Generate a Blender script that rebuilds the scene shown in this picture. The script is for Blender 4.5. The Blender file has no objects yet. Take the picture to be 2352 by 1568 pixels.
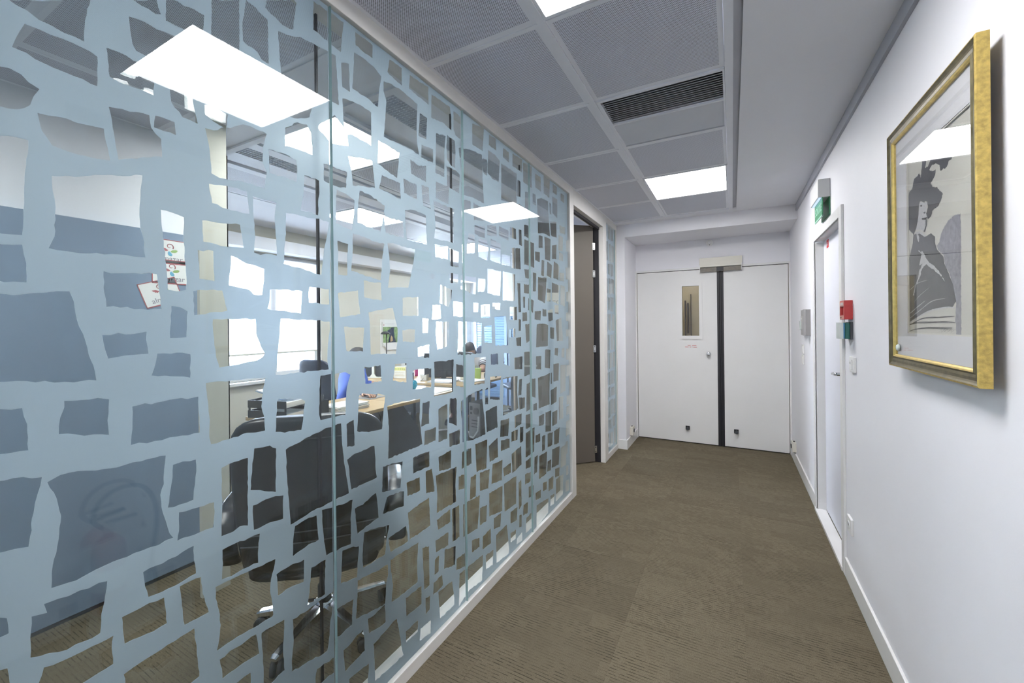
import bpy, bmesh, math, random
from mathutils import Vector, Matrix
from mathutils.geometry import delaunay_2d_cdt
R = random.Random(7)
sc = bpy.context.scene
COL = sc.collection
PI = math.pi

# ------------------------------------------------------------------ camera
cd = bpy.data.cameras.new('camera')
cd.sensor_width = 36.0
cd.lens = 36.0 * 948.14 / 2352.0
cd.shift_y = -(784.0 - 746.6) / 2352.0
cd.clip_start = 0.05
cam = bpy.data.objects.new('camera', cd)
COL.objects.link(cam)
cam.matrix_world = (Matrix.Translation((0, 0, 1.41)) @ Matrix.Rotation(0.4899, 4, 'Z')
                    @ Matrix.Rotation(PI / 2, 4, 'X') @ Matrix.Rotation(-0.0103, 4, 'Z'))
sc.camera = cam

# ------------------------------------------------------------------ world: bright overcast sky
w = bpy.data.worlds.new('sky')
sc.world = w
w.use_nodes = True
wn = w.node_tree.nodes
wl = w.node_tree.links
wn.clear()
wo = wn.new('ShaderNodeOutputWorld')
wb = wn.new('ShaderNodeBackground')
wtc = wn.new('ShaderNodeTexCoord')
wsx = wn.new('ShaderNodeSeparateXYZ')
wr = wn.new('ShaderNodeValToRGB')
wl.new(wtc.outputs['Generated'], wsx.inputs[0])
wl.new(wsx.outputs['Z'], wr.inputs[0])
wr.color_ramp.elements[0].position = 0.0
wr.color_ramp.elements[0].color = (0.80, 0.87, 1.0, 1)
wr.color_ramp.elements[1].position = 0.8
wr.color_ramp.elements[1].color = (0.58, 0.73, 1.0, 1)
wl.new(wr.outputs[0], wb.inputs[0])
wb.inputs[1].default_value = 74.0
wl.new(wb.outputs[0], wo.inputs[0])

# ------------------------------------------------------------------ exposure
sc.view_settings.view_transform = 'Standard'
sc.view_settings.look = 'None'
sc.view_settings.gamma = 1.0
sc.view_settings.use_curve_mapping = False
sc.view_settings.exposure = 0.1
sc.cycles.max_bounces = 14
sc.cycles.diffuse_bounces = 5
sc.cycles.glossy_bounces = 5
sc.cycles.transmission_bounces = 8
sc.cycles.transparent_max_bounces = 24
sc.cycles.sample_clamp_indirect = 6.0
sc.cycles.caustics_reflective = False
sc.cycles.caustics_refractive = False
sc.cycles.use_denoising = True
LAMP = 28.0            # strength of the lit ceiling panels
LAMP_COL = (1.0, 0.985, 0.985)

# ------------------------------------------------------------------ materials
M = {}
def hexlin(r, g, b):
    f = lambda c: (c / 255 / 12.92) if c / 255 <= .04045 else ((c / 255 + .055) / 1.055) ** 2.4
    return (f(r), f(g), f(b))

def mat(name, col, rough=0.5, metal=0.0, var=0.06, vscale=6.0, bump=0.0, bscale=200.0, spec=0.5, alpha=None, trans=0.0):
    m = bpy.data.materials.new(name)
    m.use_nodes = True
    n = m.node_tree.nodes
    l = m.node_tree.links
    p = n['Principled BSDF']
    p.inputs['Roughness'].default_value = rough
    p.inputs['Metallic'].default_value = metal
    p.inputs['Specular IOR Level'].default_value = spec
    tc = n.new('ShaderNodeTexCoord')
    nz = n.new('ShaderNodeTexNoise')
    nz.inputs['Scale'].default_value = vscale
    nz.inputs['Detail'].default_value = 3.0
    l.new(tc.outputs['Object'], nz.inputs['Vector'])
    cr = n.new('ShaderNodeValToRGB')
    cr.color_ramp.elements[0].position = 0.3
    cr.color_ramp.elements[1].position = 0.7
    cr.color_ramp.elements[0].color = (*[max(0, c * (1 - var)) for c in col], 1)
    cr.color_ramp.elements[1].color = (*[min(1, c * (1 + var)) for c in col], 1)
    l.new(nz.outputs['Fac'], cr.inputs[0])
    l.new(cr.outputs[0], p.inputs['Base Color'])
    if bump:
        nb = n.new('ShaderNodeTexNoise')
        nb.inputs['Scale'].default_value = bscale
        l.new(tc.outputs['Object'], nb.inputs['Vector'])
        b = n.new('ShaderNodeBump')
        b.inputs['Strength'].default_value = bump
        b.inputs['Distance'].default_value = 0.002
        l.new(nb.outputs['Fac'], b.inputs['Height'])
        l.new(b.outputs[0], p.inputs['Normal'])
    if trans:
        p.inputs['Transmission Weight'].default_value = trans
    M[name] = m
    return m

def emis(name, col, s):
    m = bpy.data.materials.new(name)
    m.use_nodes = True
    n = m.node_tree.nodes
    n.clear()
    o = n.new('ShaderNodeOutputMaterial')
    e = n.new('ShaderNodeEmission')
    e.inputs[0].default_value = (*col, 1)
    e.inputs[1].default_value = s
    m.node_tree.links.new(e.outputs[0], o.inputs[0])
    M[name] = m
    return m

def glass(name, tint, gain=1.0):
    """clear sheet glass: Fresnel mirror over tinted see-through, the same from both faces"""
    m = bpy.data.materials.new(name)
    m.use_nodes = True
    n = m.node_tree.nodes
    l = m.node_tree.links
    n.clear()
    o = n.new('ShaderNodeOutputMaterial')
    mx = n.new('ShaderNodeMixShader')
    tr = n.new('ShaderNodeBsdfTransparent')
    tr.inputs[0].default_value = (*tint, 1)
    gl = n.new('ShaderNodeBsdfGlossy')
    gl.inputs['Roughness'].default_value = 0.0
    fr = n.new('ShaderNodeFresnel')
    ge = n.new('ShaderNodeNewGeometry')
    mp = n.new('ShaderNodeMapRange')
    mp.inputs['To Min'].default_value = 1.5
    mp.inputs['To Max'].default_value = 1 / 1.5
    l.new(ge.outputs['Backfacing'], mp.inputs['Value'])
    l.new(mp.outputs[0], fr.inputs['IOR'])
    mu = n.new('ShaderNodeMath')
    mu.operation = 'MULTIPLY'
    mu.inputs[1].default_value = gain
    mu.use_clamp = True
    l.new(fr.outputs[0], mu.inputs[0])
    l.new(mu.outputs[0], mx.inputs[0])
    l.new(tr.outputs[0], mx.inputs[1])
    l.new(gl.outputs[0], mx.inputs[2])
    l.new(mx.outputs[0], o.inputs[0])
    M[name] = m
    return m

def film(name):
    """frosted adhesive film: part blurred see-through, part milky scatter"""
    m = bpy.data.materials.new(name)
    m.use_nodes = True
    n = m.node_tree.nodes
    l = m.node_tree.links
    n.clear()
    o = n.new('ShaderNodeOutputMaterial')
    a = n.new('ShaderNodeMixShader')
    b = n.new('ShaderNodeMixShader')
    def refr(ro):
        r = n.new('ShaderNodeBsdfRefraction')
        r.inputs['Color'].default_value = (0.92, 0.97, 1.0, 1)
        r.inputs['Roughness'].default_value = ro
        r.inputs['IOR'].default_value = 1.25
        return r
    c = n.new('ShaderNodeMixShader')
    c.inputs[0].default_value = 0.5
    l.new(refr(.40).outputs[0], c.inputs[1])
    l.new(refr(.85).outputs[0], c.inputs[2])
    df = n.new('ShaderNodeBsdfDiffuse')
    df.inputs[0].default_value = (0.74, 0.86, 0.94, 1)
    tl = n.new('ShaderNodeBsdfTranslucent')
    tl.inputs[0].default_value = (0.86, 0.94, 1.0, 1)
    b.inputs[0].default_value = 0.80
    l.new(df.outputs[0], b.inputs[1])
    l.new(tl.outputs[0], b.inputs[2])
    a.inputs[0].default_value = 0.62
    l.new(c.outputs[0], a.inputs[1])
    l.new(b.outputs[0], a.inputs[2])
    l.new(a.outputs[0], o.inputs[0])
    M[name] = m
    return m

def perforated(name, col):
    """painted sheet metal with a staggered grid of punched holes"""
    m = bpy.data.materials.new(name)
    m.use_nodes = True
    n = m.node_tree.nodes
    l = m.node_tree.links
    p = n['Principled BSDF']
    p.inputs['Roughness'].default_value = 0.45
    tc = n.new('ShaderNodeTexCoord')
    def grid(off):
        mp = n.new('ShaderNodeMapping')
        mp.inputs['Scale'].default_value = (1 / .0092, 1 / .0092, 1)
        mp.inputs['Location'].default_value = (off, off, 0)
        l.new(tc.outputs['Object'], mp.inputs[0])
        s = n.new('ShaderNodeSeparateXYZ')
        l.new(mp.outputs[0], s.inputs[0])
        sq = []
        for ax in 'XY':
            f = n.new('ShaderNodeMath'); f.operation = 'FRACT'
            l.new(s.outputs[ax], f.inputs[0])
            d = n.new('ShaderNodeMath'); d.operation = 'SUBTRACT'; d.inputs[1].default_value = .5
            l.new(f.outputs[0], d.inputs[0])
            q = n.new('ShaderNodeMath'); q.operation = 'MULTIPLY'
            l.new(d.outputs[0], q.inputs[0]); l.new(d.outputs[0], q.inputs[1])
            sq.append(q)
        ad = n.new('ShaderNodeMath'); ad.operation = 'ADD'
        l.new(sq[0].outputs[0], ad.inputs[0]); l.new(sq[1].outputs[0], ad.inputs[1])
        return ad
    a = grid(0.0); b = grid(0.5)
    mi = n.new('ShaderNodeMath'); mi.operation = 'MINIMUM'
    l.new(a.outputs[0], mi.inputs[0]); l.new(b.outputs[0], mi.inputs[1])
    mr = n.new('ShaderNodeMapRange')
    mr.inputs['From Min'].default_value = .045
    mr.inputs['From Max'].default_value = .085
    l.new(mi.outputs[0], mr.inputs['Value'])
    cm = n.new('ShaderNodeMix'); cm.data_type = 'RGBA'
    cm.inputs['A'].default_value = (col[0] * .22, col[1] * .22, col[2] * .24, 1)
    cm.inputs['B'].default_value = (*col, 1)
    l.new(mr.outputs[0], cm.inputs['Factor'])
    l.new(cm.outputs['Result'], p.inputs['Base Color'])
    M[name] = m
    return m

def carpet(name, col):
    m = bpy.data.materials.new(name)
    m.use_nodes = True
    n = m.node_tree.nodes
    l = m.node_tree.links
    p = n['Principled BSDF']
    p.inputs['Roughness'].default_value = 0.95
    p.inputs['Specular IOR Level'].default_value = 0.1
    tc = n.new('ShaderNodeTexCoord')
    oi = n.new('ShaderNodeObjectInfo')
    va = n.new('ShaderNodeVectorMath'); va.operation = 'MULTIPLY_ADD'
    cb = n.new('ShaderNodeCombineXYZ')
    l.new(oi.outputs['Random'], cb.inputs[0]); l.new(oi.outputs['Random'], cb.inputs[1]); l.new(oi.outputs['Random'], cb.inputs[2])
    l.new(cb.outputs[0], va.inputs[0]); va.inputs[1].default_value = (19, 7, 13)
    l.new(tc.outputs['Object'], va.inputs[2])
    def noise(sx, sy, sz, det):
        mp = n.new('ShaderNodeMapping')
        mp.inputs['Scale'].default_value = (sx, sy, sz)
        l.new(va.outputs[0], mp.inputs[0])
        t = n.new('ShaderNodeTexNoise')
        t.inputs['Scale'].default_value = 1.0
        t.inputs['Detail'].default_value = det
        l.new(mp.outputs[0], t.inputs['Vector'])
        return t
    dsh = noise(30, 34, 1, 2)
    wob = noise(3.0, 3.0, 1, 1)
    blk = n.new('ShaderNodeTexBrick')
    blk.inputs['Color1'].default_value = (0, 0, 0, 1); blk.inputs['Color2'].default_value = (1, 1, 1, 1)
    blk.inputs['Mortar'].default_value = (.5, .5, .5, 1); blk.inputs['Mortar Size'].default_value = 0
    blk.inputs['Scale'].default_value = 1.0; blk.inputs['Brick Width'].default_value = .21; blk.inputs['Row Height'].default_value = .085
    bv_ = n.new('ShaderNodeVectorMath'); bv_.operation = 'MULTIPLY_ADD'
    nw_ = noise(14, 14, 1, 2)
    l.new(nw_.outputs['Color'], bv_.inputs[0]); bv_.inputs[1].default_value = (.05, .035, 0); l.new(va.outputs[0], bv_.inputs[2])
    l.new(bv_.outputs[0], blk.inputs['Vector'])
    soft = noise(4, 6, 1, 2)
    fib = noise(420, 420, 420, 1)
    sp_ = n.new('ShaderNodeSeparateXYZ'); l.new(tc.outputs['Object'], sp_.inputs[0])
    def mth(op, a_, b_=None, c_=None):
        q = n.new('ShaderNodeMath'); q.operation = op
        for i_, v in enumerate((a_, b_, c_)):
            if v is None: continue
            if isinstance(v, (int, float)): q.inputs[i_].default_value = v
            else: l.new(v, q.inputs[i_])
        return q.outputs[0]
    ph = mth('ADD', mth('MULTIPLY', sp_.outputs['Y'], 1 / .0155), mth('MULTIPLY', wob.outputs['Fac'], .8))
    saw = mth('FRACT', ph)
    tri = mth('ABSOLUTE', mth('SUBTRACT', saw, .5))           # 0 in the groove, .5 on the ridge
    gro = n.new('ShaderNodeMapRange'); gro.interpolation_type = 'SMOOTHSTEP'
    gro.inputs['From Min'].default_value = .05; gro.inputs['From Max'].default_value = .17
    gro.inputs['To Min'].default_value = 1.0; gro.inputs['To Max'].default_value = 0.0
    l.new(tri, gro.inputs['Value'])
    dm = n.new('ShaderNodeMapRange')
    dm.inputs['From Min'].default_value = .38; dm.inputs['From Max'].default_value = .55
    l.new(dsh.outputs['Fac'], dm.inputs['Value'])
    pm_ = n.new('ShaderNodeMapRange')
    pm_.inputs['From Min'].default_value = .36; pm_.inputs['From Max'].default_value = .6
    pm_.inputs['To Min'].default_value = .35
    l.new(soft.outputs['Fac'], pm_.inputs['Value'])
    gv = mth('MULTIPLY', mth('MULTIPLY', gro.outputs[0], dm.outputs[0]), pm_.outputs[0])
    r1 = n.new('ShaderNodeValToRGB')
    r1.color_ramp.elements[0].position = 0; r1.color_ramp.elements[1].position = 1
    r1.color_ramp.elements[0].color = (*[c * 1.08 for c in col], 1)
    r1.color_ramp.elements[1].color = (*[c * .34 for c in col], 1)
    l.new(gv, r1.inputs[0])
    r2 = n.new('ShaderNodeMapRange')
    r2.inputs['From Min'].default_value = .1; r2.inputs['From Max'].default_value = .9
    r2.inputs['To Min'].default_value = .86; r2.inputs['To Max'].default_value = 1.08
    bl2 = n.new('ShaderNodeMix'); bl2.data_type = 'FLOAT'; bl2.inputs['Factor'].default_value = .5
    l.new(blk.outputs['Color'], bl2.inputs['A']); l.new(soft.outputs['Fac'], bl2.inputs['B'])
    l.new(bl2.outputs['Result'], r2.inputs['Value'])
    r3 = n.new('ShaderNodeMapRange')
    r3.inputs['To Min'].default_value = .93; r3.inputs['To Max'].default_value = 1.07
    l.new(oi.outputs['Random'], r3.inputs['Value'])
    r4 = n.new('ShaderNodeMapRange')
    r4.inputs['From Min'].default_value = .3; r4.inputs['From Max'].default_value = .7
    r4.inputs['To Min'].default_value = .72; r4.inputs['To Max'].default_value = 1.28
    l.new(fib.outputs['Fac'], r4.inputs['Value'])
    k = n.new('ShaderNodeMath'); k.operation = 'MULTIPLY'
    l.new(r2.outputs[0], k.inputs[0]); l.new(r3.outputs[0], k.inputs[1])
    k2 = n.new('ShaderNodeMath'); k2.operation = 'MULTIPLY'
    l.new(k.outputs[0], k2.inputs[0]); l.new(r4.outputs[0], k2.inputs[1])
    sc_ = n.new('ShaderNodeVectorMath'); sc_.operation = 'SCALE'
    l.new(r1.outputs[0], sc_.inputs[0]); l.new(k2.outputs[0], sc_.inputs['Scale'])
    l.new(sc_.outputs[0], p.inputs['Base Color'])
    b = n.new('ShaderNodeBump')
    b.inputs['Strength'].default_value = .25; b.inputs['Distance'].default_value = .002
    l.new(tri, b.inputs['Height'])
    l.new(b.outputs[0], p.inputs['Normal'])
    M[name] = m
    return m

mat('wall_paint', (.86, .86, .90), .55, var=.015, vscale=2.0, bump=.05, bscale=260)
mat('ceiling_paint', (.90, .91, .96), .6, var=.015, vscale=2.0)
mat('shade_grey', (.42, .43, .47), .6, var=.02)  # grey for shade painted into the ceiling edge gaps
mat('trim_white', (.80, .80, .79), .35, var=.02)
mat('frame_cream', (.74, .73, .70), .35, var=.02)
mat('door_white', (.80, .80, .79), .4, var=.015, vscale=3)
mat('side_door_white', (.78, .79, .86), .35, var=.015)
mat('office_cream', (.68, .66, .58), .6, var=.02, vscale=2)
mat('panel_blue_grey', (.20, .27, .37), .7, var=.03)
mat('bar_metal', (.86, .88, .94), .4, var=.02)
perforated('perforated_metal', (.84, .87, .97))
mat('black_rubber', (.012, .012, .016), .5)
mat('dark_void', (.015, .016, .02), .8)
mat('door_brown', (.112, .096, .078), .55, var=.05, vscale=2, bump=.02)
mat('door_edge', (.52, .44, .35), .5)
mat('steel', (.62, .62, .60), .28, metal=1.0, var=.05, vscale=20)
mat('brushed_steel', (.42, .40, .36), .38, metal=1.0, var=.1, vscale=40)
mat('chrome', (.82, .83, .86), .08, metal=1.0, var=.01)
mat('black_leather', (.010, .011, .016), .32, var=.15, vscale=30, bump=.15, bscale=160, spec=.6)
mat('black_plastic', (.013, .014, .018), .45)
mat('dark_grey', (.045, .048, .055), .55)
mat('grey_plastic', (.27, .26, .26), .45, var=.03)
mat('grey_plastic_light', (.42, .41, .40), .45, var=.03)
mat('cream_plastic', (.72, .70, .62), .4, var=.02)
mat('white_plastic', (.82, .82, .81), .3, var=.01)
mat('oak', (.50, .35, .18), .4, var=.10, vscale=9)
mat('red', (.42, .035, .035), .4)
mat('red_label', (.55, .25, .20), .5)
mat('red_print', (.55, .03, .03), .6)
mat('extinguisher_red', (.30, .02, .02), .3)
mat('green_dark', (.012, .10, .085), .35)
mat('green_sign', (.06, .30, .14), .3)
mat('green_sign_light', (.45, .75, .62), .3)
mat('lens_blue', (.10, .30, .55), .25)
mat('clear_plastic', (.55, .62, .60), .15, var=.02)
mat('marble', (.82, .81, .81), .2, var=.04, vscale=5)
mat('paper', (.82, .82, .80), .7, var=.01)
mat('paper_bright', (.9, .9, .92), .7, var=.01)
mat('mat_board', (.76, .76, .78), .7, var=.01)
mat('print_paper', (.62, .61, .54), .75, var=.02, vscale=12)
mat('ink_dark', (.030, .032, .036), .8, var=.45, vscale=160)
mat('ink_mid', (.060, .064, .070), .8, var=.22, vscale=120)
mat('ink_soft', (.26, .26, .29), .8, var=.28, vscale=70)
mat('ink_light', (.55, .55, .56), .8, var=.12, vscale=140)
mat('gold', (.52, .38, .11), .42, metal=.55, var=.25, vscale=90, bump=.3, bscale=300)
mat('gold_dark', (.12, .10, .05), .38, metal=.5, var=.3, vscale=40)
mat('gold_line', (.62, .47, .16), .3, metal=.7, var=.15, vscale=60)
mat('navy', (.012, .020, .05), .5)
mat('sweater_blue', (.02, .065, .33), .8, var=.12, vscale=40, bump=.2)
mat('skin', (.52, .30, .21), .55, var=.06)
mat('hair', (.018, .014, .014), .5, var=.3, vscale=60)
mat('shirt_white', (.75, .76, .80), .8)
mat('lime', (.38, .52, .10), .5)
mat('teal', (.03, .34, .47), .8, bump=.5)
mat('cabinet_frame', (.33, .42, .58), .4, var=.02)
mat('cabinet_blue', (.17, .29, .47), .35, var=.03)
mat('yellow_box', (.70, .58, .20), .6, var=.15, vscale=40)
mat('magenta', (.45, .03, .20), .5)
mat('photo_green', (.22, .34, .14), .6, var=.5, vscale=25)
mat('photo_red', (.36, .10, .06), .6, var=.4, vscale=40)
mat('photo_blue', (.05, .07, .18), .6, var=.3, vscale=40)
mat('logo_red', (.40, .10, .11), .6)
mat('logo_green', (.30, .45, .13), .6)
mat('logo_blue', (.13, .42, .60), .6)
mat('logo_grey', (.25, .24, .28), .6)
mat('logo_pale', (.55, .57, .58), .6)
mat('facade', (.60, .58, .57), .8, var=.06, vscale=1)
mat('facade_dark', (.20, .21, .26), .6)
mat('balcony_white', (.85, .86, .9), .6)
mat('lobby_cream', (.70, .63, .46), .5, var=.05)
mat('lobby_handle', (.05, .035, .03), .4)
mat('lobby_dark', (.04, .04, .055), .7)
mat('glass_edge', (.38, .55, .56), .15, var=.05)
mat('office_floor_cap', (.3, .3, .3), .8)
mat('blind', (.80, .80, .84), .8, var=.01)
carpet('carpet', (.128, .108, .074))
glass('pane_glass', (.965, .985, .985), .85)
glass('inner_glass', (.97, .99, .985), .85)
glass('picture_glass', (.98, .98, .98), 1.0)
glass('window_glass', (.97, .98, .98), 1.0)
film('frost')
emis('lamp_panel', LAMP_COL, LAMP)
emis('office_lamp', LAMP_COL, 28.0)
emis('lobby_lamp', (1, .92, .76), 14.0)
emis('sign_lamp', (.55, .70, 1.0), 1.2)
# roller blind: woven cloth that lets part of the daylight straight through
def cloth(name, col, thru):
    m = M[name]; n = m.node_tree.nodes; l = m.node_tree.links
    n.clear()
    o = n.new('ShaderNodeOutputMaterial'); a = n.new('ShaderNodeMixShader'); b = n.new('ShaderNodeMixShader')
    d = n.new('ShaderNodeBsdfDiffuse'); d.inputs[0].default_value = (*col, 1)
    t = n.new('ShaderNodeBsdfTranslucent'); t.inputs[0].default_value = (*col, 1)
    r = n.new('ShaderNodeBsdfTransparent'); r.inputs[0].default_value = (1, 1, 1, 1)
    wv = n.new('ShaderNodeTexChecker'); wv.inputs['Scale'].default_value = 500
    b.inputs[0].default_value = .5
    l.new(d.outputs[0], b.inputs[1]); l.new(t.outputs[0], b.inputs[2])
    a.inputs[0].default_value = thru
    l.new(b.outputs[0], a.inputs[1]); l.new(r.outputs[0], a.inputs[2]); l.new(a.outputs[0], o.inputs[0])
cloth('blind', (.92, .92, .95), .16)

# ------------------------------------------------------------------ object helpers
W = {}       # world offset of a parent whose parts are given in world coordinates (None: local coordinates)

def tag(o, label=None, cat=None, group=None, kind=None):
    if label: o['label'] = label
    if cat: o['category'] = cat
    if group: o['group'] = group
    if kind: o['kind'] = kind
    return o

def thing(name, label, cat, loc=(0, 0, 0), rotz=0.0, group=None, kind=None, local=False):
    o = bpy.data.objects.new(name, None)
    o.empty_display_size = .05
    COL.objects.link(o)
    o.location = loc
    o.rotation_euler = (0, 0, rotz)
    W[o] = None if (local or rotz) else Vector(loc)
    return tag(o, label, cat, group, kind)

class B:
    def __init__(s):
        s.bm = bmesh.new()
        s.mi = 0
    def _f(s, vs):
        try:
            f = s.bm.faces.new(vs); f.material_index = s.mi; return f
        except ValueError:
            return None
    def box(s, x0, y0, z0, x1, y1, z1, bev=0.0, m=None):
        x0, x1 = min(x0, x1), max(x0, x1); y0, y1 = min(y0, y1), max(y0, y1); z0, z1 = min(z0, z1), max(z0, z1)
        cs = [(x0, y0, z0), (x1, y0, z0), (x1, y1, z0), (x0, y1, z0), (x0, y0, z1), (x1, y0, z1), (x1, y1, z1), (x0, y1, z1)]
        vs = [s.bm.verts.new(m @ Vector(c) if m else c) for c in cs]
        fs = [s._f([vs[i] for i in q]) for q in ((0, 3, 2, 1), (4, 5, 6, 7), (0, 1, 5, 4), (1, 2, 6, 5), (2, 3, 7, 6), (3, 0, 4, 7))]
        if bev:
            es = list({e for f in fs for e in f.edges})
            bmesh.ops.bevel(s.bm, geom=es, offset=bev, segments=2, profile=.5, affect='EDGES', material=-1)
        return s
    def prism(s, poly, axis, a, b):
        """poly: 2-D outline; axis 'x': (y,z), 'y': (x,z), 'z': (x,y); extruded from a to b"""
        def P(u, v, t):
            return (t, u, v) if axis == 'x' else (u, t, v) if axis == 'y' else (u, v, t)
        lo = [s.bm.verts.new(P(u, v, a)) for u, v in poly]
        hi = [s.bm.verts.new(P(u, v, b)) for u, v in poly]
        n = len(poly)
        s._f(lo); s._f(hi[::-1])
        for i in range(n):
            s._f([lo[i], hi[i], hi[(i + 1) % n], lo[(i + 1) % n]])
        return s
    def tube(s, pts, r, seg=10, cap=True, closed=False):
        pts = [Vector(p) for p in pts]
        n = len(pts)
        rr = r if isinstance(r, (list, tuple)) else [r] * n
        rings = []
        prev = None
        for i, p in enumerate(pts):
            if closed:
                d = pts[(i + 1) % n] - pts[i - 1]
            else:
                d = pts[min(i + 1, n - 1)] - pts[max(i - 1, 0)]
            d.normalize()
            if prev is None:
                u = d.orthogonal().normalized()
            else:
                u = (prev - d * prev.dot(d))
                u = u.normalized() if u.length > 1e-6 else d.orthogonal().normalized()
            prev = u
            v = d.cross(u)
            rings.append([s.bm.verts.new(p + (u * math.cos(2 * PI * k / seg) + v * math.sin(2 * PI * k / seg)) * rr[i]) for k in range(seg)])
        m = n if closed else n - 1
        for i in range(m):
            a, b = rings[i], rings[(i + 1) % n]
            for k in range(seg):
                f = s._f([a[k], a[(k + 1) % seg], b[(k + 1) % seg], b[k]])
                if f: f.smooth = True
        if cap and not closed:
            s._f(rings[0][::-1]); s._f(rings[-1])
        return s
    def lathe(s, prof, c, axis='z', seg=24):
        """prof: list of (radius, height) along axis from c"""
        c = Vector(c)
        def P(r, h, a):
            x, y = r * math.cos(a), r * math.sin(a)
            return c + (Vector((x, y, h)) if axis == 'z' else Vector((h, x, y)) if axis == 'x' else Vector((x, h, y)))
        rings = [[s.bm.verts.new(P(max(r, 1e-4), h, 2 * PI * k / seg)) for k in range(seg)] for r, h in prof]
        for i in range(len(rings) - 1):
            a, b = rings[i], rings[i + 1]
            for k in range(seg):
                f = s._f([a[k], a[(k + 1) % seg], b[(k + 1) % seg], b[k]])
                if f: f.smooth = True
        s._f(rings[0][::-1]); s._f(rings[-1])
        return s
    def ball(s, c, r, sx=1, sy=1, sz=1, u=14, v=9):
        prof = [(r * math.sin(PI * i / v), -r * math.cos(PI * i / v)) for i in range(v + 1)]
        st = len(s.bm.verts)
        s.lathe(prof, (0, 0, 0), 'z', u)
        s.bm.verts.ensure_lookup_table()
        for vt in s.bm.verts[st:]:
            vt.co = Vector((vt.co.x * sx, vt.co.y * sy, vt.co.z * sz)) + Vector(c)
        return s
    def grid(s, rows, smooth=True):
        """sheet through rows of points"""
        g = [[s.bm.verts.new(p) for p in r] for r in rows]
        for i in range(len(g) - 1):
            for j in range(len(g[0]) - 1):
                f = s._f([g[i][j], g[i][j + 1], g[i + 1][j + 1], g[i + 1][j]])
                if f: f.smooth = smooth
        return s
    def build(s, name, mats, parent=None, smooth=False, label=None, world=None):
        off = Vector((0, 0, 0))
        if parent is not None:
            wv = W.get(parent)
            if wv is not None: off = wv
        elif world is not None:
            off = Vector(world)
        if off.length: bmesh.ops.translate(s.bm, verts=s.bm.verts, vec=-off)
        bmesh.ops.recalc_face_normals(s.bm, faces=s.bm.faces)
        me = bpy.data.meshes.new(name)
        s.bm.to_mesh(me); s.bm.free()
        for m in (mats if isinstance(mats, (list, tuple)) else [mats]):
            me.materials.append(M[m])
        if smooth:
            for p in me.polygons: p.use_smooth = True
        o = bpy.data.objects.new(name, me)
        COL.objects.link(o)
        if parent is not None:
            o.parent = parent
            W[o] = W.get(parent)
        else:
            o.location = off
            W[o] = Vector(off)
        if label: o['label'] = label
        return o

def copy_tree(o, parent=None):
    c = o.copy(); COL.objects.link(c)
    if parent is not None: c.parent = parent
    for ch in list(o.children): copy_tree(ch, c)
    return c

def text(name, body, size, loc, right, normal, mname, parent, ext=.0006, bold=0.0, align='CENTER'):
    cu = bpy.data.curves.new(name, 'FONT')
    cu.body = body; cu.size = size; cu.extrude = ext; cu.align_x = align; cu.align_y = 'CENTER'; cu.offset = bold
    tmp = bpy.data.objects.new('tmp', cu)
    COL.objects.link(tmp)
    bpy.context.view_layer.update()
    me = bpy.data.meshes.new_from_object(tmp.evaluated_get(bpy.context.evaluated_depsgraph_get()))
    bpy.data.objects.remove(tmp); bpy.data.curves.remove(cu)
    me.name = name
    me.materials.clear(); me.materials.append(M[mname])
    o = bpy.data.objects.new(name, me)
    COL.objects.link(o)
    r = Vector(right).normalized(); nn = Vector(normal).normalized(); u = nn.cross(r)
    m = Matrix((r, u, nn)).transposed().to_4x4()
    off = W.get(parent) if parent is not None else None
    m.translation = Vector(loc) - (off if off is not None else Vector((0, 0, 0)))
    o.parent = parent
    W[o] = off
    o.matrix_local = m
    return o

# ================================================================== SETTING
XW = 0.552            # right wall plane
ZC = 2.525            # ceiling
YF = 5.277            # end wall with the double doors
XO = -4.55            # office window wall
GX = -1.155           # front of the glass partition

# ---- floor and carpet tiles
fl = B().box(-4.75, -2.7, -.12, .75, 7.1, -.006).build('floor', 'carpet')
tag(fl, 'brown grey carpet tile floor running through corridor and office', 'floor', kind='structure')
tm = None
for i in range(11):
    for j in range(16):
        x0 = .54 - .5 * (i + 1); y0 = -1.02 + .5 * j
        if x0 > -1.2 and y0 > 4.99 and False: continue
        if tm is None:
            t0 = B().box(-.2498, -.2498, -.0057, .2498, .2498, 0, bev=.0004).build('carpet_tile', 'carpet', fl)
            tm = t0.data; t = t0
        else:
            t = bpy.data.objects.new('carpet_tile', tm); COL.objects.link(t); t.parent = fl
        t.location = (x0 + .25, y0 + .25, 0)
        t.rotation_euler = (0, 0, PI if R.random() < .5 else 0)

# ---- shell
def shell(name, label, cat, boxes, m, bev=0):
    b = B()
    for q in boxes: b.box(*q, bev=bev)
    return tag(b.build(name, m), label, cat, kind='structure')

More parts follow.
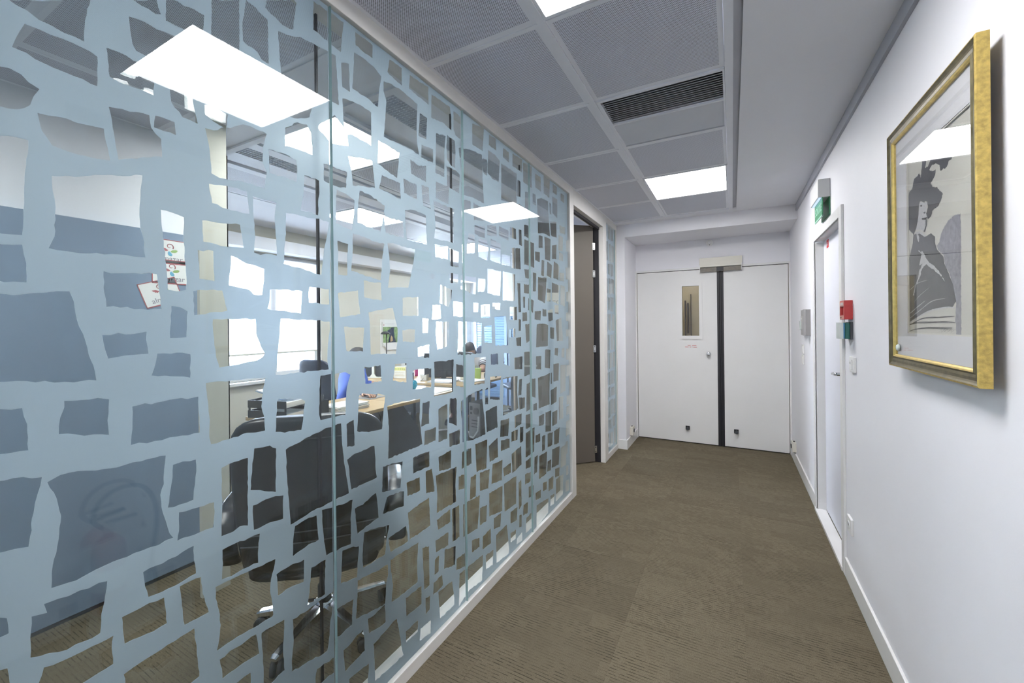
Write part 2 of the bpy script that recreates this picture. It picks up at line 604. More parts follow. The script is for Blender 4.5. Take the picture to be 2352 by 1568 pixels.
shell('wall_right', 'white painted corridor wall with the gilt framed print', 'wall',
      [(XW, -2.6, 0, XW + .14, 2.93, ZC), (XW, 3.80, 0, XW + .14, YF + .1, ZC), (XW, 2.93, 2.03, XW + .14, 3.80, ZC), (.40, -2.6, 0, XW, .72, ZC)], 'wall_paint')
shell('wall_back', 'white end wall around the double fire doors', 'wall',
      [(-1.3, YF + .02, 2.06, .7, YF + .14, 2.7), (-1.3, YF + .02, 0, -1.07, YF + .14, 2.06), (.545, YF + .02, 0, .7, YF + .14, 2.06)], 'wall_paint')
shell('wall_stub', 'narrow white wall return left of the double doors', 'wall', [(-1.255, 4.70, 0, -1.06, YF + .02, ZC)], 'wall_paint')
shell('beam', 'white ceiling beam crossing in front of the double doors', 'beam', [(-1.06, 4.70, 2.385, XW, YF + .02, ZC)], 'wall_paint')
shell('wall_rear', 'white wall closing the corridor behind the viewpoint', 'wall', [(-1.3, -2.7, 0, .7, -2.6, ZC)], 'wall_paint')
shell('shade_strip', 'grey cove strip where ceiling meets the corridor right wall', 'trim', [(XW - .014, .72, 2.462, XW, 4.70, ZC)], 'shade_grey')  # shade above the wall lining, painted as a darker grey strip
shell('baseboard_right', 'white skirting board along the corridor right wall', 'baseboard',
      [(.54, .72, 0, XW, 2.89, .105), (.54, 3.84, 0, XW, YF - .03, .105)], 'trim_white', .003)
shell('baseboard_left', 'white skirting board on the wall return by double doors', 'baseboard',
      [(-1.155, 4.688, 0, -1.05, 4.70, .105), (-1.06, 4.69, 0, -1.048, YF - .02, .105)], 'trim_white', .002)
shell('roof', 'concrete slab above the ceilings', 'roof', [(-4.75, -2.7, 2.72, .75, 7.3, 2.8)], 'ceiling_paint')

# ---- plaster ceiling (right and end strips)
shell('ceiling_1', 'plain white plaster ceiling strip along the corridor right side', 'ceiling',
      [(.045, -2.6, ZC, XW, 4.70, 2.6), (-1.155, 4.575, ZC, .045, 4.70, 2.6)], 'ceiling_paint')

# ---- metal panel ceiling of the corridor
ce = thing('ceiling_2', 'perforated metal panel ceiling over the corridor', 'ceiling', (0, 0, ZC), kind='structure')
YE = [1.40 + .6285 * k for k in range(-6, 6)]
def panel(par, x0, y0, x1, y1, z=ZC, m='perforated_metal', lip=.019):
    """pressed sheet panel: plain rim, perforated field a hair higher"""
    b = B()
    cx, cy = (x0 + x1) / 2, (y0 + y1) / 2
    o = [(x0, y0), (x1, y0), (x1, y1), (x0, y1)]
    i = [(x0 + lip, y0 + lip), (x1 - lip, y0 + lip), (x1 - lip, y1 - lip), (x0 + lip, y1 - lip)]
    vo = [b.bm.verts.new((x - cx, y - cy, .003)) for x, y in o]
    vi = [b.bm.verts.new((x - cx, y - cy, .003)) for x, y in i]
    vt = [b.bm.verts.new((x - cx, y - cy, .03)) for x, y in o]
    for k in range(4):
        b.mi = 0
        b._f([vo[k], vo[(k + 1) % 4], vi[(k + 1) % 4], vi[k]])
        b._f([vo[k], vt[k], vt[(k + 1) % 4], vo[(k + 1) % 4]])
    b.mi = 1
    b._f(vi)
    b.mi = 0
    b._f(vt)
    p = W.get(par)
    W['_'] = None
    bmesh.ops.recalc_face_normals(b.bm, faces=b.bm.faces)
    me = bpy.data.meshes.new('ceiling_panel'); b.bm.to_mesh(me); b.bm.free()
    me.materials.append(M['bar_metal']); me.materials.append(M[m])
    ob = bpy.data.objects.new('ceiling_panel', me); COL.objects.link(ob)
    ob.parent = par
    ob.location = Vector((cx, cy, z)) - p
    return ob
for k in range(len(YE) - 1):
    panel(ce, -1.153, YE[k] + .006, -.628, YE[k + 1] - .006)
    kind = {3: 'light', 7: 'light', -1: 'light', 5: 'vent'}.get(k)
    if k not in (0, 5, 7) and k != 5:
        pass
LIGHT_K = [k for k in range(len(YE) - 1) if abs(YE[k] - .7715) < .02 or abs(YE[k] - 3.2855) < .02 or abs(YE[k] + 1.7425) < .02]
VENT_K = [k for k in range(len(YE) - 1) if abs(YE[k] - 2.0285) < .02]
for k in range(len(YE) - 1):
    if k in LIGHT_K or k in VENT_K: continue
    panel(ce, -.597, YE[k] + .006, -.020, YE[k + 1] - .006)
for (x0, x1) in ((-.627, -.598), (-.019, .014)):
    B().box(x0, -2.4, ZC - .002, x1, 4.56, ZC + .02).build('ceiling_bar', 'bar_metal', ce)
B().box(.014, -2.4, ZC + .012, .045, 4.575, ZC + .02).build('ceiling_bar', 'shade_grey', ce)  # grey colour carries the shade inside the gap beside the plaster
B().box(-1.155, 4.548, ZC - .002, .014, 4.575, ZC + .02).build('ceiling_bar', 'bar_metal', ce)
for k in range(len(YE)):
    B().box(-1.153, YE[k] - .006, ZC + .006, -.019, YE[k] + .006, ZC + .02).build('ceiling_bar', 'bar_metal', ce)

def ceiling_light(x0, y0, x1, y1, label, group, lm='lamp_panel'):
    t = thing('ceiling_light', label, 'ceiling light', ((x0 + x1) / 2, (y0 + y1) / 2, ZC), group=group)
    b = B()
    f = .012
    for q in ((x0, y0, x1, y0 + f), (x0, y1 - f, x1, y1), (x0, y0 + f, x0 + f, y1 - f), (x1 - f, y0 + f, x1, y1 - f)):
        b.box(q[0], q[1], ZC - .001, q[2], q[3], ZC + .05)
    b.box(x0, y0, ZC + .05, x1, y1, ZC + .055)
    b.build('frame', 'bar_metal', t)
    B().box(x0 + f, y0 + f, ZC + .004, x1 - f, y1 - f, ZC + .01).build('diffuser', lm, t)
    return t
CL = {0: 'square ceiling light panel by the viewpoint rear', 1: 'square lit ceiling panel above the near end of corridor', 2: 'square lit ceiling panel just before the double doors'}
for n_, k in enumerate(LIGHT_K):
    ceiling_light(-.597, YE[k] + .006, -.020, YE[k + 1] - .006, CL[n_], 'lit panels in the corridor ceiling')

# ---- air vent in the corridor ceiling
k = VENT_K[0]
x0, x1, y0, y1 = -.597, -.020, YE[k] + .006, YE[k + 1] - .006
vt = thing('ceiling_vent', 'slatted metal air vent in the corridor ceiling before the far light', 'vent', ((x0 + x1) / 2, (y0 + y1) / 2, ZC))
b = B()
b.box(x0, y0, ZC - .002, x1, y0 + .018, ZC + .02); b.box(x0, y1 - .018, ZC - .002, x1, y1, ZC + .02)
b.box(x0, y0 + .018, ZC - .002, x0 + .02, y1 - .018, ZC + .02); b.box(x1 - .008, y0 + .018, ZC - .002, x1, y1 - .018, ZC + .02)
ym = y0 + .285
b.box(x0 + .02, ym - .006, ZC - .002, x1 - .008, ym + .006, ZC + .02)
b.build('frame', 'bar_metal', vt)
b = B()
b.box(x0, y0, ZC + .09, x1, y1, ZC + .1)
b.box(x0, y0, ZC + .02, x0 + .004, y1, ZC + .09); b.box(x1 - .004, y0, ZC + .02, x1, y1, ZC + .09)
b.box(x0, y0, ZC + .02, x1, y0 + .004, ZC + .09); b.box(x0, y1 - .004, ZC + .02, x1, y1, ZC + .09)
b.build('duct', 'dark_void', vt)
def slat(y, tilt, ch_):
    m = Matrix.Translation((0, y, ZC + .006)) @ Matrix.Rotation(tilt, 4, 'X')
    return B().box(x0 + .02, -ch_, -.0008, x1 - .008, ch_, .0008, m=m).build('slat', 'bar_metal', vt)
for i in range(13): slat(y0 + .028 + i * .0203, math.radians(38), .0080)
for i in range(15): slat(ym + .016 + i * .0203, math.radians(-40), .0058)

